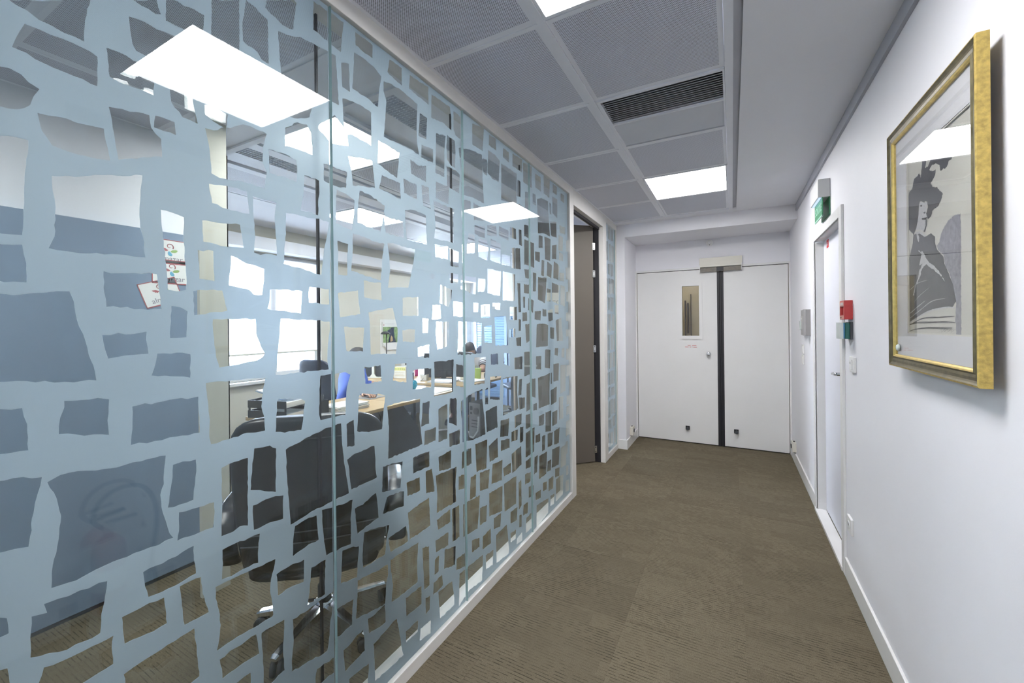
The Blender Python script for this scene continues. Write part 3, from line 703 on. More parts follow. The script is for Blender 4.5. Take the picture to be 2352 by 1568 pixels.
# ---- glass partition
HOLES = """238,2019 348,2095 343,2073 340,2049 338,2002 309,2002 290,2006 275,2006 260,2014 247,2015;257,1987 275,1988 306,1989 336,1988 358,1982 357,1920 347,1920 323,1923 306,1924 282,1926 259,1933 241,1934 246,1954 251,1970;227,1890 237,1893 252,1889 261,1879 275,1873 267,1855 263,1837 247,1821 226,1809;418,2143 461,2172 464,2156 469,2144 458,2138 445,2141 431,2140;479,2185 493,2195 559,2201 555,2138 539,2136 512,2138 478,2136;576,2252 644,2299 642,2101 629,2110 599,2109 573,2100;410,2101 434,2107 461,2104 490,2109 513,2107 510,2073 473,2049 469,2033 449,2030 422,2032 416,2043 412,2073;372,2010 392,2012 417,2007 449,2013 454,1987 453,1947 432,1949 409,1947 377,1950 374,1986;661,2311 687,2308 722,2295 722,2169 704,2170 690,2185 652,2193 651,2231 657,2279;719,2350 803,2409 812,2405 805,2360 799,2316 776,2310 753,2313 731,2318 714,2326;870,2454 872,2452 986,2459 973,2348 943,2351 898,2356 868,2359;752,2282 790,2292 824,2309 865,2315 903,2318 952,2324 957,2274 963,2162 929,2161 858,2151 808,2153 759,2155 755,2222;654,2146 683,2148 717,2137 742,2118 740,2078 699,2077 657,2081;575,2063 606,2070 639,2070 673,2064 670,1993 650,1984 620,1983 574,1989;760,2118 807,2117 863,2116 852,2073 802,2047 773,2047;480,2014 528,2019 531,1980 542,1920 524,1922 509,1922 487,1948 484,1978;557,1975 581,1979 613,1974 608,1935 577,1941 558,1950;375,1885 421,1895 445,1898 448,1871 467,1852 468,1811 431,1798 390,1777 383,1832;272,1826 301,1831 335,1831 367,1835 373,1796 377,1771 343,1767 311,1767 291,1771 277,1795;456,1902 470,1904 493,1903 496,1873 473,1873 453,1874;558,1916 577,1918 635,1954 650,1964 706,1967 715,1964 704,1924 703,1877 714,1856 707,1806 672,1809 633,1806 590,1800 571,1806 568,1861;719,1922 758,1927 805,1921 808,1904 806,1853 771,1857 722,1856;832,1884 884,1882 887,1849 881,1824 879,1769 854,1774 818,1771 829,1828;771,2006 811,2039 842,2045 857,2024 861,1957 815,1957 770,1951;881,2053 926,2106 946,2122 994,2090 1001,2038 969,2029 928,2020;565,1778 607,1784 659,1785 665,1724 632,1724 607,1724 572,1730;226,1756 260,1769 257,1720 254,1675 253,1636 253,1619 251,1588 225,1586;290,1711 431,1756 425,1677 426,1638 431,1619 435,1572 414,1571 389,1572 342,1567 310,1567 285,1569 293,1593 295,1649 291,1683;225,1564 251,1570 253,1552 256,1536 256,1500 240,1500 224,1501;464,1687 510,1680 509,1633 512,1572 515,1526 513,1504 496,1499 476,1502 473,1564 468,1625;364,1533 388,1531 413,1534 456,1536 459,1507 464,1456 426,1455 390,1457 368,1458 365,1487;224,1472 251,1477 279,1482 295,1486 313,1487 319,1467 323,1431 332,1401 340,1358 349,1323 351,1304 318,1304 278,1312 223,1321;483,1464 502,1461 516,1452 513,1389 495,1388 480,1388 482,1428;361,1398 387,1402 412,1399 436,1404 435,1385 439,1354 412,1353 370,1348 365,1368;455,1353 480,1351 504,1352 521,1347 520,1290 494,1296 444,1304 452,1333;304,1269 353,1267 371,1261 370,1246 368,1217 370,1186 296,1205 298,1236 304,1256;409,1239 465,1241 537,1241 538,1198 539,1151 490,1153 449,1153 406,1155 409,1200;223,1269 249,1265 255,1233 256,1184 234,1185 222,1184;549,1681 608,1685 617,1686 640,1689 645,1654 649,1628 617,1625 578,1627 551,1628;539,1605 574,1608 574,1569 576,1531 560,1533 542,1534;616,1602 646,1590 670,1585 704,1577 703,1543 697,1503 673,1503 665,1513 630,1520 610,1523 614,1562;528,1502 559,1506 594,1508 599,1487 606,1456 576,1452 530,1443;674,1776 704,1774 742,1774 736,1731 740,1667 741,1620 724,1622 694,1615 676,1619 679,1673 675,1734;770,1752 803,1755 843,1753 886,1760 920,1755 913,1717 901,1667 889,1579 862,1581 826,1591 762,1599 765,1654 770,1690;719,1519 754,1521 821,1521 815,1453 772,1458 736,1460 712,1465 718,1489;846,1537 878,1537 917,1535 917,1484 877,1487 843,1488 841,1513;571,1433 615,1433 678,1435 680,1392 692,1359 704,1337 683,1320 644,1315 614,1311 585,1308 577,1341 572,1395;751,1436 825,1435 918,1428 920,1401 911,1353 908,1299 913,1271 848,1272 789,1271 733,1273 739,1322 746,1382;882,1254 911,1255 936,1253 945,1255 980,1255 1000,1244 992,1225 982,1186 979,1146 977,1109 943,1111 900,1111 880,1111 875,1131 877,1177 877,1211;737,1196 742,1202 769,1197 813,1191 827,1181 822,1155 819,1122 813,1095 789,1097 760,1099 732,1108 734,1151 737,1171;554,1272 613,1271 666,1270 705,1269 697,1237 692,1189 700,1158 702,1119 652,1124 607,1118 564,1116 560,1136 562,1177 559,1213;222,1145 249,1136 273,1128 267,1097 262,1065 257,1021 255,1003 238,1007 221,1008;280,1116 297,1124 338,1120 393,1114 424,1114 469,1114 466,1085 465,1049 458,1026 460,997 468,961 475,929 482,916 454,912 422,914 386,914 363,913 331,908 305,907 284,909 286,952 294,997 298,1044 292,1081;483,1088 504,1090 530,1087 531,1057 528,1027 524,990 496,989 472,991 477,1028 482,1060;494,971 536,967 570,966 570,932 568,903 536,904 490,905 494,938;588,1048 607,1053 629,1054 654,1055 653,965 652,871 631,878 614,871 586,872 588,933;671,1076 695,1073 715,1073 733,1060 731,934 699,948 660,965 665,1024;762,1048 805,1058 828,1067 863,1073 896,1081 959,1084 962,1024 969,954 981,889 988,837 947,838 890,832 843,832 802,824 775,820 771,885 764,985 764,1021;666,920 688,922 717,923 754,916 752,889 752,848 710,854 668,852 666,887;981,1076 992,1081 1012,1085 1014,1036 1015,995 982,998 982,1043;982,954 1007,964 1056,968 1105,970 1109,928 1110,880 1116,850 1068,848 999,846 993,885 990,921;1146,880 1203,876 1252,869 1247,825 1238,768 1186,777 1140,786 1143,832;1165,757 1213,757 1258,747 1256,689 1206,695 1143,703 1152,726;1013,774 1049,774 1081,787 1111,794 1117,755 1122,697 1075,691 1023,681 1017,730;882,822 916,815 959,809 1004,809 996,756 995,705 994,659 953,666 926,666 897,668 888,726 883,777;789,810 822,815 862,813 865,778 869,732 835,734 804,728 781,723 782,766 786,795;588,836 618,838 654,836 684,835 680,810 679,756 654,758 622,758 586,760 589,800;571,749 587,749 612,748 645,746 678,744 728,742 723,716 714,689 712,652 717,622 720,586 717,582 691,584 652,586 610,587 572,585 578,608 582,645 578,687 571,720;730,696 768,699 818,695 817,660 815,627 773,635 734,632 733,663;842,657 871,657 894,656 891,612 890,546 851,546 828,548 835,584;959,653 990,648 1029,635 1025,594 1019,530 985,538 952,546 955,601;1054,673 1096,667 1176,646 1162,603 1152,545 1100,548 1047,549 1044,573 1046,620;1170,597 1211,602 1268,603 1274,576 1278,537 1232,538 1180,541;1180,510 1216,510 1272,505 1341,503 1334,451 1331,407 1333,342 1257,340 1197,343 1183,346 1191,412 1180,477;1022,518 1056,514 1094,508 1134,502 1166,499 1168,463 1157,430 1150,360 1112,364 1064,375 1013,388 1018,436 1020,478;779,535 816,532 851,535 888,535 905,537 929,535 922,493 910,450 906,403 897,359 878,359 831,373 774,381 776,428 781,470;924,472 954,470 1003,464 998,426 996,379 957,375 923,378 922,433;686,555 720,553 753,551 751,506 748,469 752,403 733,402 712,395 712,375 690,392 690,412 690,461 687,520;579,558 615,562 646,562 671,562 676,533 679,503 651,506 617,506 585,505 584,531;619,467 637,469 655,468 655,416 619,445;859,327 893,322 926,318 927,269 900,274 874,271 852,278 854,315;959,316 991,318 1017,329 1044,330 1049,297 1051,251 1007,246 966,239 962,282;1066,355 1102,351 1148,358 1152,316 1152,289 1111,292 1070,299 1068,332;1091,246 1141,254 1189,265 1211,264 1222,212 1238,121 1246,98 1176,101 1096,107 1095,164 1093,211;981,202 1024,198 1068,193 1066,156 1063,114 980,164;494,794 516,795 539,792 542,749 555,695 530,695 503,696 498,746;425,865 460,866 488,869 524,877 524,842 528,807 494,802 460,801 434,804 428,832;274,884 293,883 323,882 365,878 361,847 355,813 353,776 330,775 304,775 256,794 258,870 278,865;388,787 421,788 463,786 466,756 468,723 430,723 392,727 389,765;266,738 273,763 309,757 340,757 374,757 371,732 373,697 350,695 316,692 266,711;390,662 420,667 469,672 523,675 528,619 533,550 503,543 398,605;221,972 224,965 222,928 228,886 230,857 220,859;220,802 228,795 232,755 219,764;1036,2456 1075,2458 1116,2456 1115,2407 1081,2405 1037,2410;975,2313 1007,2326 1009,2279 1010,2230 978,2232 976,2271;1030,2380 1068,2383 1120,2379 1158,2362 1146,2299 1139,2237 1092,2246 1020,2248 1026,2308;1202,2451 1236,2453 1270,2455 1269,2383 1235,2387 1190,2396;1170,2350 1212,2361 1266,2363 1323,2357 1362,2352 1358,2303 1356,2238 1359,2186 1369,2140 1295,2144 1239,2140 1167,2136 1177,2212 1182,2284 1168,2314;1316,2452 1377,2454 1436,2463 1435,2383 1376,2388 1311,2392;1457,2440 1519,2445 1593,2447 1603,2399 1602,2339 1549,2349 1453,2336 1454,2389;978,2192 1022,2203 1065,2206 1106,2201 1104,2078 1064,2082 1020,2085 988,2072 980,2126;1140,2112 1209,2106 1251,2105 1246,2059 1237,2000 1192,2009 1136,2022;999,2002 1050,2015 1108,2023 1115,1978 1121,1926 1068,1918 1018,1906 1013,1956;901,1942 928,1944 994,1945 989,1890 954,1883 901,1888;1377,2321 1425,2321 1421,2270 1417,2223 1366,2221 1372,2268;1386,2190 1465,2199 1462,2136 1383,2133;1621,2440 1660,2441 1696,2432 1699,2406 1685,2325 1636,2329 1619,2352;1486,2279 1558,2295 1546,2213 1545,2100 1479,2098 1483,2190;1567,2305 1629,2300 1634,2245 1627,2169 1594,2171 1567,2188 1561,2244;1660,2278 1755,2306 1874,2321 1878,2200 1890,2065 1776,2068 1677,2055 1679,2158;1783,2449 1835,2460 1898,2475 1889,2405 1881,2342 1781,2341;1948,2458 2023,2465 2027,2399 1946,2400;2108,2445 2179,2447 2178,2383 2102,2391;2224,2455 2356,2463 2346,2380 2222,2378;2365,2449 2500,2467 2495,2410 2497,2322 2423,2324 2368,2325;1939,2371 2006,2372 2068,2355 2050,2229 1988,2226 1929,2242;1887,2307 1923,2312 1930,2292 1921,2224 1886,2232 1866,2292;2083,2347 2280,2349 2271,2225 2275,2151 2179,2145 2078,2134 2080,2207;2285,2316 2333,2317 2329,2215 2274,2212;2550,2437 2643,2442 2645,2341 2553,2343;2696,2473 2810,2479 2793,2337 2693,2344;2863,2459 2946,2462 2944,2398 2861,2396;3023,2436 3099,2440 3097,2379 3021,2376;2392,2270 2462,2286 2455,2157 2389,2167;2508,2294 2556,2294 2560,2222 2506,2222;2577,2270 2650,2297 2769,2306 2773,2232 2784,2167 2800,2056 2702,2059 2588,2039 2585,2146;2794,2303 2832,2305 2829,2221 2798,2223;2852,2365 2953,2367 2949,2223 2849,2240;2803,2166 2927,2190 2930,2070 2819,2067;2291,2167 2375,2167 2374,2137 2290,2142;950,1873 994,1867 1025,1856 1022,1807 1013,1747 981,1752 946,1759;1049,1897 1094,1895 1169,1873 1161,1828 1146,1768 1092,1775 1038,1781 1041,1846;1161,1850 1172,1831 1266,1833 1270,1802 1273,1767 1219,1768 1173,1770;1156,1986 1253,1984 1256,1920 1206,1926 1141,1932;1273,2009 1352,2007 1354,1946 1276,1951;1313,2102 1362,2093 1415,2108 1414,2036 1361,2040 1319,2044;1383,2015 1432,2018 1432,1989 1443,1925 1393,1930 1385,1976;1481,2061 1579,2064 1573,1981 1479,1983;1462,1970 1622,1968 1611,1930 1613,1847 1612,1805 1465,1802 1475,1852 1470,1910;1561,2157 1638,2159 1667,2148 1660,2057 1565,2064;1279,1883 1333,1896 1409,1891 1412,1837 1416,1766 1349,1763 1290,1764 1282,1828;1016,1738 1066,1734 1118,1726 1165,1726 1155,1679 1145,1586 1083,1593 1008,1605 1014,1673;1180,1732 1234,1735 1297,1731 1338,1732 1330,1687 1308,1609 1295,1569 1231,1566 1180,1560 1194,1625 1188,1689;952,1701 975,1698 996,1697 991,1646 991,1588 954,1587 954,1646;1062,1577 1102,1574 1147,1575 1146,1541 1150,1509 1108,1510 1065,1516;951,1524 990,1531 1037,1540 1039,1500 1046,1455 1001,1450 959,1443 955,1486;1083,1462 1142,1473 1207,1483 1218,1442 1233,1398 1228,1343 1220,1300 1154,1307 1092,1308 1090,1380 1089,1420;974,1411 1012,1408 1063,1406 1059,1366 1056,1321 1017,1324 984,1328 979,1368;1260,1526 1354,1532 1353,1455 1261,1451;1258,1395 1333,1397 1329,1342 1259,1348;1346,1321 1423,1329 1422,1271 1346,1280;1381,1444 1420,1441 1414,1381 1382,1381;1505,1597 1568,1586 1595,1578 1589,1538 1566,1498 1499,1514 1505,1552;1450,1503 1504,1505 1508,1445 1444,1439;1605,1525 1691,1526 1684,1454 1604,1456;1473,1429 1570,1429 1566,1355 1558,1316 1480,1304 1470,1370;1643,1430 1739,1430 1856,1423 1847,1265 1736,1265 1634,1269 1641,1352;1061,1266 1098,1262 1139,1265 1144,1203 1065,1205;1215,1262 1280,1259 1279,1182 1202,1198;1315,1224 1358,1229 1436,1224 1434,1142 1374,1144 1314,1148 1316,1190;1455,1250 1530,1248 1603,1249 1599,1202 1594,1098 1517,1096 1453,1096 1459,1173;1622,1226 1692,1210 1687,1159 1684,1108 1620,1120;1780,1244 1895,1243 1886,1166 1878,1100 1777,1106 1785,1176;1943,1251 2022,1250 2025,1191 1945,1194;2094,1249 2157,1245 2157,1169 2085,1186;1987,1458 2116,1465 2131,1386 2146,1291 1996,1298 1994,1388;1877,1404 1956,1411 1957,1312 1882,1319;2162,1385 2237,1389 2236,1338 2164,1336;1847,1519 1938,1527 1939,1453 1847,1452;1968,1536 2056,1539 2053,1498 1967,1499;1776,1530 1824,1527 1820,1480 1775,1479;2168,1519 2261,1522 2264,1441 2169,1442;2271,1672 2312,1673 2318,1490 2284,1490;2248,1883 2314,1893 2320,1761 2248,1755;2374,1961 2521,1959 2524,1796 2421,1798 2370,1796;2370,1767 2467,1774 2470,1712 2384,1713;2498,1763 2554,1760 2543,1637 2495,1634 2500,1701;2361,1671 2446,1675 2452,1613 2363,1616;2582,1739 2645,1740 2729,1749 2723,1693 2697,1563 2641,1574 2574,1583;2645,1864 2693,1866 2683,1754 2635,1754;2745,1867 2834,1851 2817,1753 2734,1765;2869,1883 2948,1871 2984,1856 2972,1805 2955,1751 2915,1757 2855,1759 2862,1827;2983,1810 3085,1817 3083,1749 2986,1752;2830,1721 2964,1712 2980,1709 2963,1650 2955,1564 2900,1575 2822,1586;2731,1672 2805,1670 2798,1582 2729,1578;3001,1719 3099,1711 3094,1552 2997,1568;2875,1559 2955,1558 2953,1491 2878,1495;2425,1586 2509,1573 2495,1489 2468,1504 2419,1507;2348,1591 2379,1594 2376,1519 2350,1521;2336,1488 2404,1492 2407,1440 2338,1431;2523,1502 2626,1506 2616,1440 2518,1448;2652,1522 2723,1519 2721,1469 2651,1473;2745,1511 2835,1528 2840,1443 2757,1432;2283,1448 2317,1445 2312,1374 2282,1373;2375,1414 2465,1418 2453,1359 2462,1308 2389,1295;2552,1413 2657,1420 2751,1407 2740,1258 2629,1258 2537,1258;2784,1392 2865,1387 2858,1303 2786,1311;2896,1443 3011,1466 3044,1286 2914,1286;2248,1333 2316,1335 2315,1279 2253,1286;2297,2008 2336,2011 2343,1911 2301,1913;2372,2054 2463,2064 2457,1980 2374,1979;2987,2178 3110,2187 3108,2131 3000,2122;2602,2026 2668,2033 2666,1950 2595,1943;2697,2039 2812,2039 2800,1875 2706,1877;2837,1998 2928,2018 2917,1906 2835,1900;2973,2100 3067,2096 3055,1985 2961,1981;2537,1906 2618,1913 2613,1842 2536,1849;2975,1973 3063,1959 3062,1909 2973,1908;2220,1212 2333,1212 2331,1133 2222,1140;2357,1237 2465,1236 2454,1162 2461,1088 2354,1085;2536,1197 2623,1196 2618,1100 2534,1113;2689,1236 2790,1230 2774,1095 2681,1106;2871,1234 2940,1232 2930,1175 2864,1184;3013,1223 3073,1225 3065,1149 3002,1164;1936,1130 2059,1119 2042,1055 2037,986 1931,1006;2073,1103 2124,1105 2263,1097 2254,1000 2269,894 2167,893 2074,889 2073,977 2084,1037;1880,1065 1911,1074 1912,983 1881,987;1659,1042 1718,1057 1788,1069 1856,1073 1854,1013 1872,923 1881,829 1830,828 1758,828 1667,840 1664,938 1656,1006;1566,1068 1613,1066 1624,1054 1622,929 1589,947 1560,958 1563,1011;1483,1035 1516,1044 1549,1048 1550,988 1546,888 1480,888;1561,907 1647,908 1644,839 1562,845;1883,947 1937,955 2007,959 2006,902 2011,837 1952,836 1895,834 1888,897;2046,867 2149,858 2134,759 2037,773;2215,858 2313,857 2308,792 2217,785;2281,1073 2322,1070 2312,974 2268,973;2387,1031 2448,1035 2439,859 2379,853;2285,948 2361,948 2356,885 2282,886;2465,1055 2524,1049 2521,919 2458,943;2561,1049 2697,1053 2773,1060 2762,935 2762,835 2572,839;2486,883 2542,881 2541,835 2485,842;2370,823 2463,819 2457,742 2367,746;2840,1119 2951,1115 2939,984 2837,991;2786,1058 2812,1060 2810,979 2784,977;2980,1096 3100,1091 3085,888 2974,878;2783,932 2904,946 2896,832 2788,825;2944,856 3041,851 3030,788 2942,771;1376,1082 1423,1081 1418,1035 1417,984 1364,983 1372,1034;1388,959 1465,958 1460,900 1383,897;1171,1105 1262,1108 1360,1103 1356,1014 1372,907 1270,904 1173,902 1179,1014;1035,1162 1043,1171 1079,1165 1127,1159 1162,1146 1155,1110 1150,1073 1143,1023 1079,1026 1026,1042 1030,1095 1033,1133;1313,865 1359,867 1417,865 1416,799 1312,800;1480,821 1575,826 1571,743 1483,755;1273,775 1352,773 1354,716 1278,719;1391,783 1432,784 1449,698 1449,678 1393,688;1459,744 1618,735 1606,652 1610,571 1463,576 1468,650;1279,652 1411,665 1418,539 1288,538;1463,545 1563,553 1562,494 1472,497;1577,547 1634,544 1635,391 1579,392;1632,683 1695,679 1689,610 1631,617;1665,791 1743,793 1745,712 1659,711;1781,802 1899,796 1887,645 1790,655;1914,757 2009,779 2013,668 1920,667;2046,752 2150,739 2149,684 2045,693;1735,645 1787,644 1781,534 1725,535;1822,641 1921,629 1904,529 1820,546;1951,645 2063,638 2052,524 1937,541;2069,588 2166,591 2162,532 2079,537;1668,535 1820,525 1809,447 1795,361 1665,377;1819,458 1889,448 1881,363 1817,368;1913,501 2060,490 2053,349 1910,376;2078,494 2233,492 2225,325 2081,332;1959,346 2042,343 2030,269 1958,287;2153,303 2244,295 2235,219 2151,233;1452,458 1547,453 1546,393 1455,403;1518,385 1604,361 1595,278 1512,299;1447,375 1477,380 1473,311 1443,311;1610,296 1691,292 1684,227 1605,246;1741,324 1812,306 1811,258 1740,264;1843,296 1924,307 1927,223 1841,229;1981,243 2106,249 2132,88 2125,69 1984,87;1870,185 1950,176 1944,97 1873,109;1631,214 1727,209 1845,202 1833,72 1709,89 1624,62;1436,278 1496,283 1504,232 1433,227;1365,467 1408,455 1409,285 1374,284;1468,219 1572,213 1588,123 1587,93 1479,95;1382,244 1413,238 1409,180 1381,173;1261,315 1357,310 1356,236 1265,238;1259,182 1334,179 1331,135 1261,136;1348,135 1415,128 1414,72 1342,89;2150,178 2221,169 2215,115 2149,124;2232,107 2303,115 2302,63 2226,76;2172,639 2302,655 2305,538 2181,520;2367,721 2502,727 2492,568 2363,562;2259,438 2298,448 2299,285 2261,271;2350,460 2438,450 2431,391 2349,395;2363,539 2454,548 2453,481 2362,491;2325,275 2392,273 2385,204 2318,213;2402,365 2478,350 2471,286 2401,293;2515,668 2591,668 2590,611 2514,618;2622,636 2680,635 2667,533 2619,533;2719,632 2816,622 2803,530 2717,533;2841,623 2953,626 2931,511 2838,521;2497,530 2548,528 2533,419 2486,416;2572,515 2706,509 2689,356 2562,359;2714,434 2783,434 2770,357 2703,365;2802,497 2949,485 2926,350 2788,365;2968,466 3088,463 3084,303 2964,311;2506,285 2597,278 2589,223 2505,236;2629,311 2701,300 2693,243 2628,254;2728,304 2822,300 2812,208 2726,218;2852,339 2945,324 2935,263 2850,277;2868,257 3021,249 3005,96 2863,93;2759,173 2836,165 2827,93 2757,100;2519,199 2724,172 2715,70 2515,51;2362,177 2437,183 2443,83 2352,87;2265,235 2298,228 2296,153 2263,162;2276,961 2354,949 2352,884 2282,885;2370,833 2470,832 2468,759 2368,762;2572,787 2664,788 2656,712 2571,718;2684,791 2792,784 2781,637 2680,654;2809,767 2911,769 2901,666 2807,666;2938,785 3036,782 3033,681 2947,684;2285,775 2336,769 2329,677 2282,678;2174,772 2259,769 2253,708 2173,711;3108,843 3189,840 3187,770 3106,770;3105,755 3177,754 3171,690 3095,690;3093,639 3183,643 3175,524 3078,525;3076,481 3131,479 3115,382 3074,379;3083,288 3133,280 3132,214 3081,215;3068,176 3143,165 3140,77 3065,89;1682,2035 1761,2042 1763,1997 1678,1965;1786,2045 1830,2039 1903,2043 1902,1974 1790,1954;1793,1930 1898,1945 1893,1879 1840,1877 1795,1886;1922,1957 2019,1970 2026,1915 1921,1899;2050,1976 2165,1972 2164,1912 2045,1922;2182,2000 2260,2003 2263,1938 2181,1939;1737,1875 1795,1877 1793,1782 1723,1772 1727,1819;1830,1871 1920,1870 1930,1824 1918,1761 1828,1770;1956,1891 2067,1876 2064,1765 1946,1768;2077,1818 2179,1827 2186,1762 2072,1762;2190,1877 2240,1885 2242,1755 2196,1757;1468,1776 1567,1780 1566,1720 1472,1719;1578,1775 1652,1769 1650,1693 1582,1694;1919,1721 2071,1719 2052,1578 1916,1585;2088,1725 2244,1721 2231,1558 2084,1555;1578,1660 1645,1659 1644,1617 1578,1613;1669,1659 1807,1659 1797,1571 1769,1570 1728,1582 1666,1590;1820,1659 1897,1659 1892,1610 1878,1590 1821,1586;3135,2086 3216,2100 3213,2009 3132,1997;3113,1866 3203,1877 3200,1780 3120,1772;3123,1673 3203,1678 3194,1598 3121,1595;3112,1506 3192,1507 3183,1439 3110,1439;3114,1372 3188,1371 3186,1315 3113,1317;3109,1084 3186,1083 3183,999 3107,996;3113,1217 3170,1214 3167,1124 3110,1129"""
wl_ = thing('wall_left', 'glass partition with frosted film of torn paper cutouts beside the corridor', 'partition', (GX, 0, 0), kind='structure')
def torn(P, rr):
    out = []
    n = len(P)
    for i in range(n):
        a = Vector(P[i]); c = Vector(P[(i + 1) % n]); d = c - a; L = d.length
        if L < 1e-4: continue
        k = max(1, int(L / .011)); nv = Vector((-d.y, d.x)) / L
        amp = .0026 if abs(d.x) > abs(d.y) * .8 else .0011
        for q in range(k):
            out.append(a + d * (q / k) + nv * (rr.uniform(-amp, amp) if q else 0))
    return out
def clip(P, ax, v, keep_gt):
    o = []
    for i in range(len(P)):
        a, c = P[i], P[(i + 1) % len(P)]
        ia = (a[ax] >= v) if keep_gt else (a[ax] <= v); ic = (c[ax] >= v) if keep_gt else (c[ax] <= v)
        if ia: o.append(a)
        if ia != ic:
            t = (v - a[ax]) / (c[ax] - a[ax]); o.append(a + (c - a) * t)
    return o
hs = []
for h_ in HOLES.split(';'):
    P = [tuple(float(v) / 1000 for v in p.split(',')) for p in h_.split()]
    P = [(y if y > .226 else y - .05, z) for y, z in P]
    hs.append(torn(P, R))
# the pattern goes on along the panes left of the traced part
rh = random.Random(21)
z = .08
while z < 2.42:
    hh = rh.uniform(.10, .2); y = -1.33
    while y < .13:
        ww = rh.uniform(.09, .2)
        if y + ww < .16 and z + hh < 2.46:
            j = lambda s=.02: rh.uniform(-s, s)
            hs.append(torn([(y + j(), z + .03 + j()), (y + ww * .85 + j(), z + .03 + j()), (y + ww * .85 + j(), z + hh + j()), (y + j(), z + hh + j())], R))
        y += ww + .03
    z += hh + .03
def film_mesh(y0, y1, z0, z1, holes, x0, x1, parent):
    vs = [Vector((y0, z0)), Vector((y1, z0)), Vector((y1, z1)), Vector((y0, z1))]
    fs = []
    for P in holes:
        Q = [Vector(p) for p in P]
        for ax, v, g in ((0, y0 + .0015, True), (0, y1 - .0015, False), (1, z0 + .0015, True), (1, z1 - .0015, False)):
            Q = clip(Q, ax, v, g)
            if len(Q) < 3: break
        if len(Q) < 3: continue
        R_ = [Q[0]]
        for q in Q[1:]:
            if (q - R_[-1]).length > 4e-4: R_.append(q)
        if len(R_) < 3: continue
        fs.append(list(range(len(vs), len(vs) + len(R_)))); vs += R_
    es = [(f[i], f[(i + 1) % len(f)]) for f in fs for i in range(len(f))]
    V, E, F, ov, oe, of = delaunay_2d_cdt(vs, es, [], 0, 1e-5)
    pg = []
    for f in fs:
        q = [vs[i] for i in f]
        pg.append((min(p.x for p in q), max(p.x for p in q), min(p.y for p in q), max(p.y for p in q), q))
    def cut(x, y):
        for xa, xb, ya, yb, q in pg:
            if xa < x < xb and ya < y < yb:
                ins = False
                for i in range(len(q)):
                    p, r = q[i], q[i - 1]
                    if (p.y > y) != (r.y > y) and x < (r.x - p.x) * (y - p.y) / (r.y - p.y) + p.x: ins = not ins
                if ins: return True
        return False
    tri = [t for t in F if not cut(sum(V[i].x for i in t) / len(t), sum(V[i].y for i in t) / len(t))]
    bm = bmesh.new()
    a = [bm.verts.new((x0, p.x, p.y)) for p in V]; c = [bm.verts.new((x1, p.x, p.y)) for p in V]
    cnt = {}
    for t in tri:
        bm.faces.new([a[i] for i in t]); bm.faces.new([c[i] for i in reversed(t)])
        for i in range(len(t)):
            e = (t[i], t[(i + 1) % len(t)]); cnt[e] = 1
    for (i, j) in list(cnt):
        if (j, i) not in cnt: bm.faces.new([a[j], a[i], c[i], c[j]])
    for vv in list(bm.verts):
        if not vv.link_faces: bm.verts.remove(vv)
    b = B(); b.bm.free(); b.bm = bm
    return b.build('frosted_film', 'frost', parent)
def pane(y0, y1, z0, z1, xa, xb, m, parent):
    b = B()
    A = [b.bm.verts.new((xa, y, z)) for y, z in ((y0, z0), (y1, z0), (y1, z1), (y0, z1))]
    C = [b.bm.verts.new((xb, y, z)) for y, z in ((y0, z0), (y1, z0), (y1, z1), (y0, z1))]
    b._f(A); b._f(C[::-1])
    b.mi = 1
    for i in range(4): b._f([A[i], C[i], C[(i + 1) % 4], A[(i + 1) % 4]])
    return b.build('glass_pane', [m, 'glass_edge'], parent)
ZB, ZT = .05, 2.475
JY = [-1.348, -.590, .168, .926, 1.684, 2.442, 3.172]
for i in range(6):
    g = pane(JY[i] + .0012, JY[i + 1] - .0012, ZB, ZT, -1.160, -1.170, 'pane_glass', wl_)
    film_mesh(JY[i] + .003, JY[i + 1] - .003, ZB, ZT, hs, -1.1704, -1.1712, g)
    pane(JY[i] + .0032, JY[i + 1] - .0032, ZB, ZT, -1.232, -1.240, 'inner_glass', wl_)
    if i: B().box(-1.2405, JY[i] - .0034, ZB, -1.2315, JY[i] + .0034, ZT).build('gasket', 'black_rubber', wl_)
g = pane(4.262, 4.665, ZB, ZT, -1.160, -1.170, 'pane_glass', wl_)
rh2 = random.Random(5); hs2 = []; z = .09
while z < 2.35:
    hh = rh2.uniform(.11, .24); y = 4.27
    while y < 4.64:
        ww = rh2.uniform(.09, .17); j = lambda s=.014: rh2.uniform(-s, s)
        hs2.append(torn([(y + j(), z + j()), (y + ww * .78 + j(), z + j()), (y + ww * .78 + j(), z + hh * .8 + j()), (y + j(), z + hh * .8 + j())], R))
        y += ww
    z += hh
film_mesh(4.262, 4.665, ZB, ZT, hs2, -1.1704, -1.1712, g)
pane(4.262, 4.665, ZB, ZT, -1.232, -1.240, 'inner_glass', wl_)
def rail(q): return B().box(*q, bev=.002).build('frame_rail', 'frame_cream', wl_)
rail((-1.150, -2.6, 0, -1.255, 3.165, .055)); rail((-1.150, -2.6, 2.47, -1.255, 3.165, ZC + .02))
rail((-1.148, 3.165, 0, -1.255, 3.258, ZC + .02)); rail((-1.148, 3.258, 2.40, -1.255, 4.145, ZC + .02))
rail((-1.148, 4.145, 0, -1.255, 4.262, ZC + .02)); rail((-1.150, 4.262, 0, -1.255, 4.70, .055)); rail((-1.150, 4.262, 2.47, -1.255, 4.70, ZC + .02)); rail((-1.150, 4.668, .055, -1.255, 4.70, 2.47))
rail((-1.150, -2.6, .055, -1.255, JY[0], 2.47))
B().box(-1.19, 3.258, 2.375, -1.215, 4.145, 2.40).build('door_seal', 'black_rubber', wl_)
B().box(-1.196, 4.130, 0.004, -1.254, 4.147, 2.40).build('door_seal', 'black_rubber', wl_)

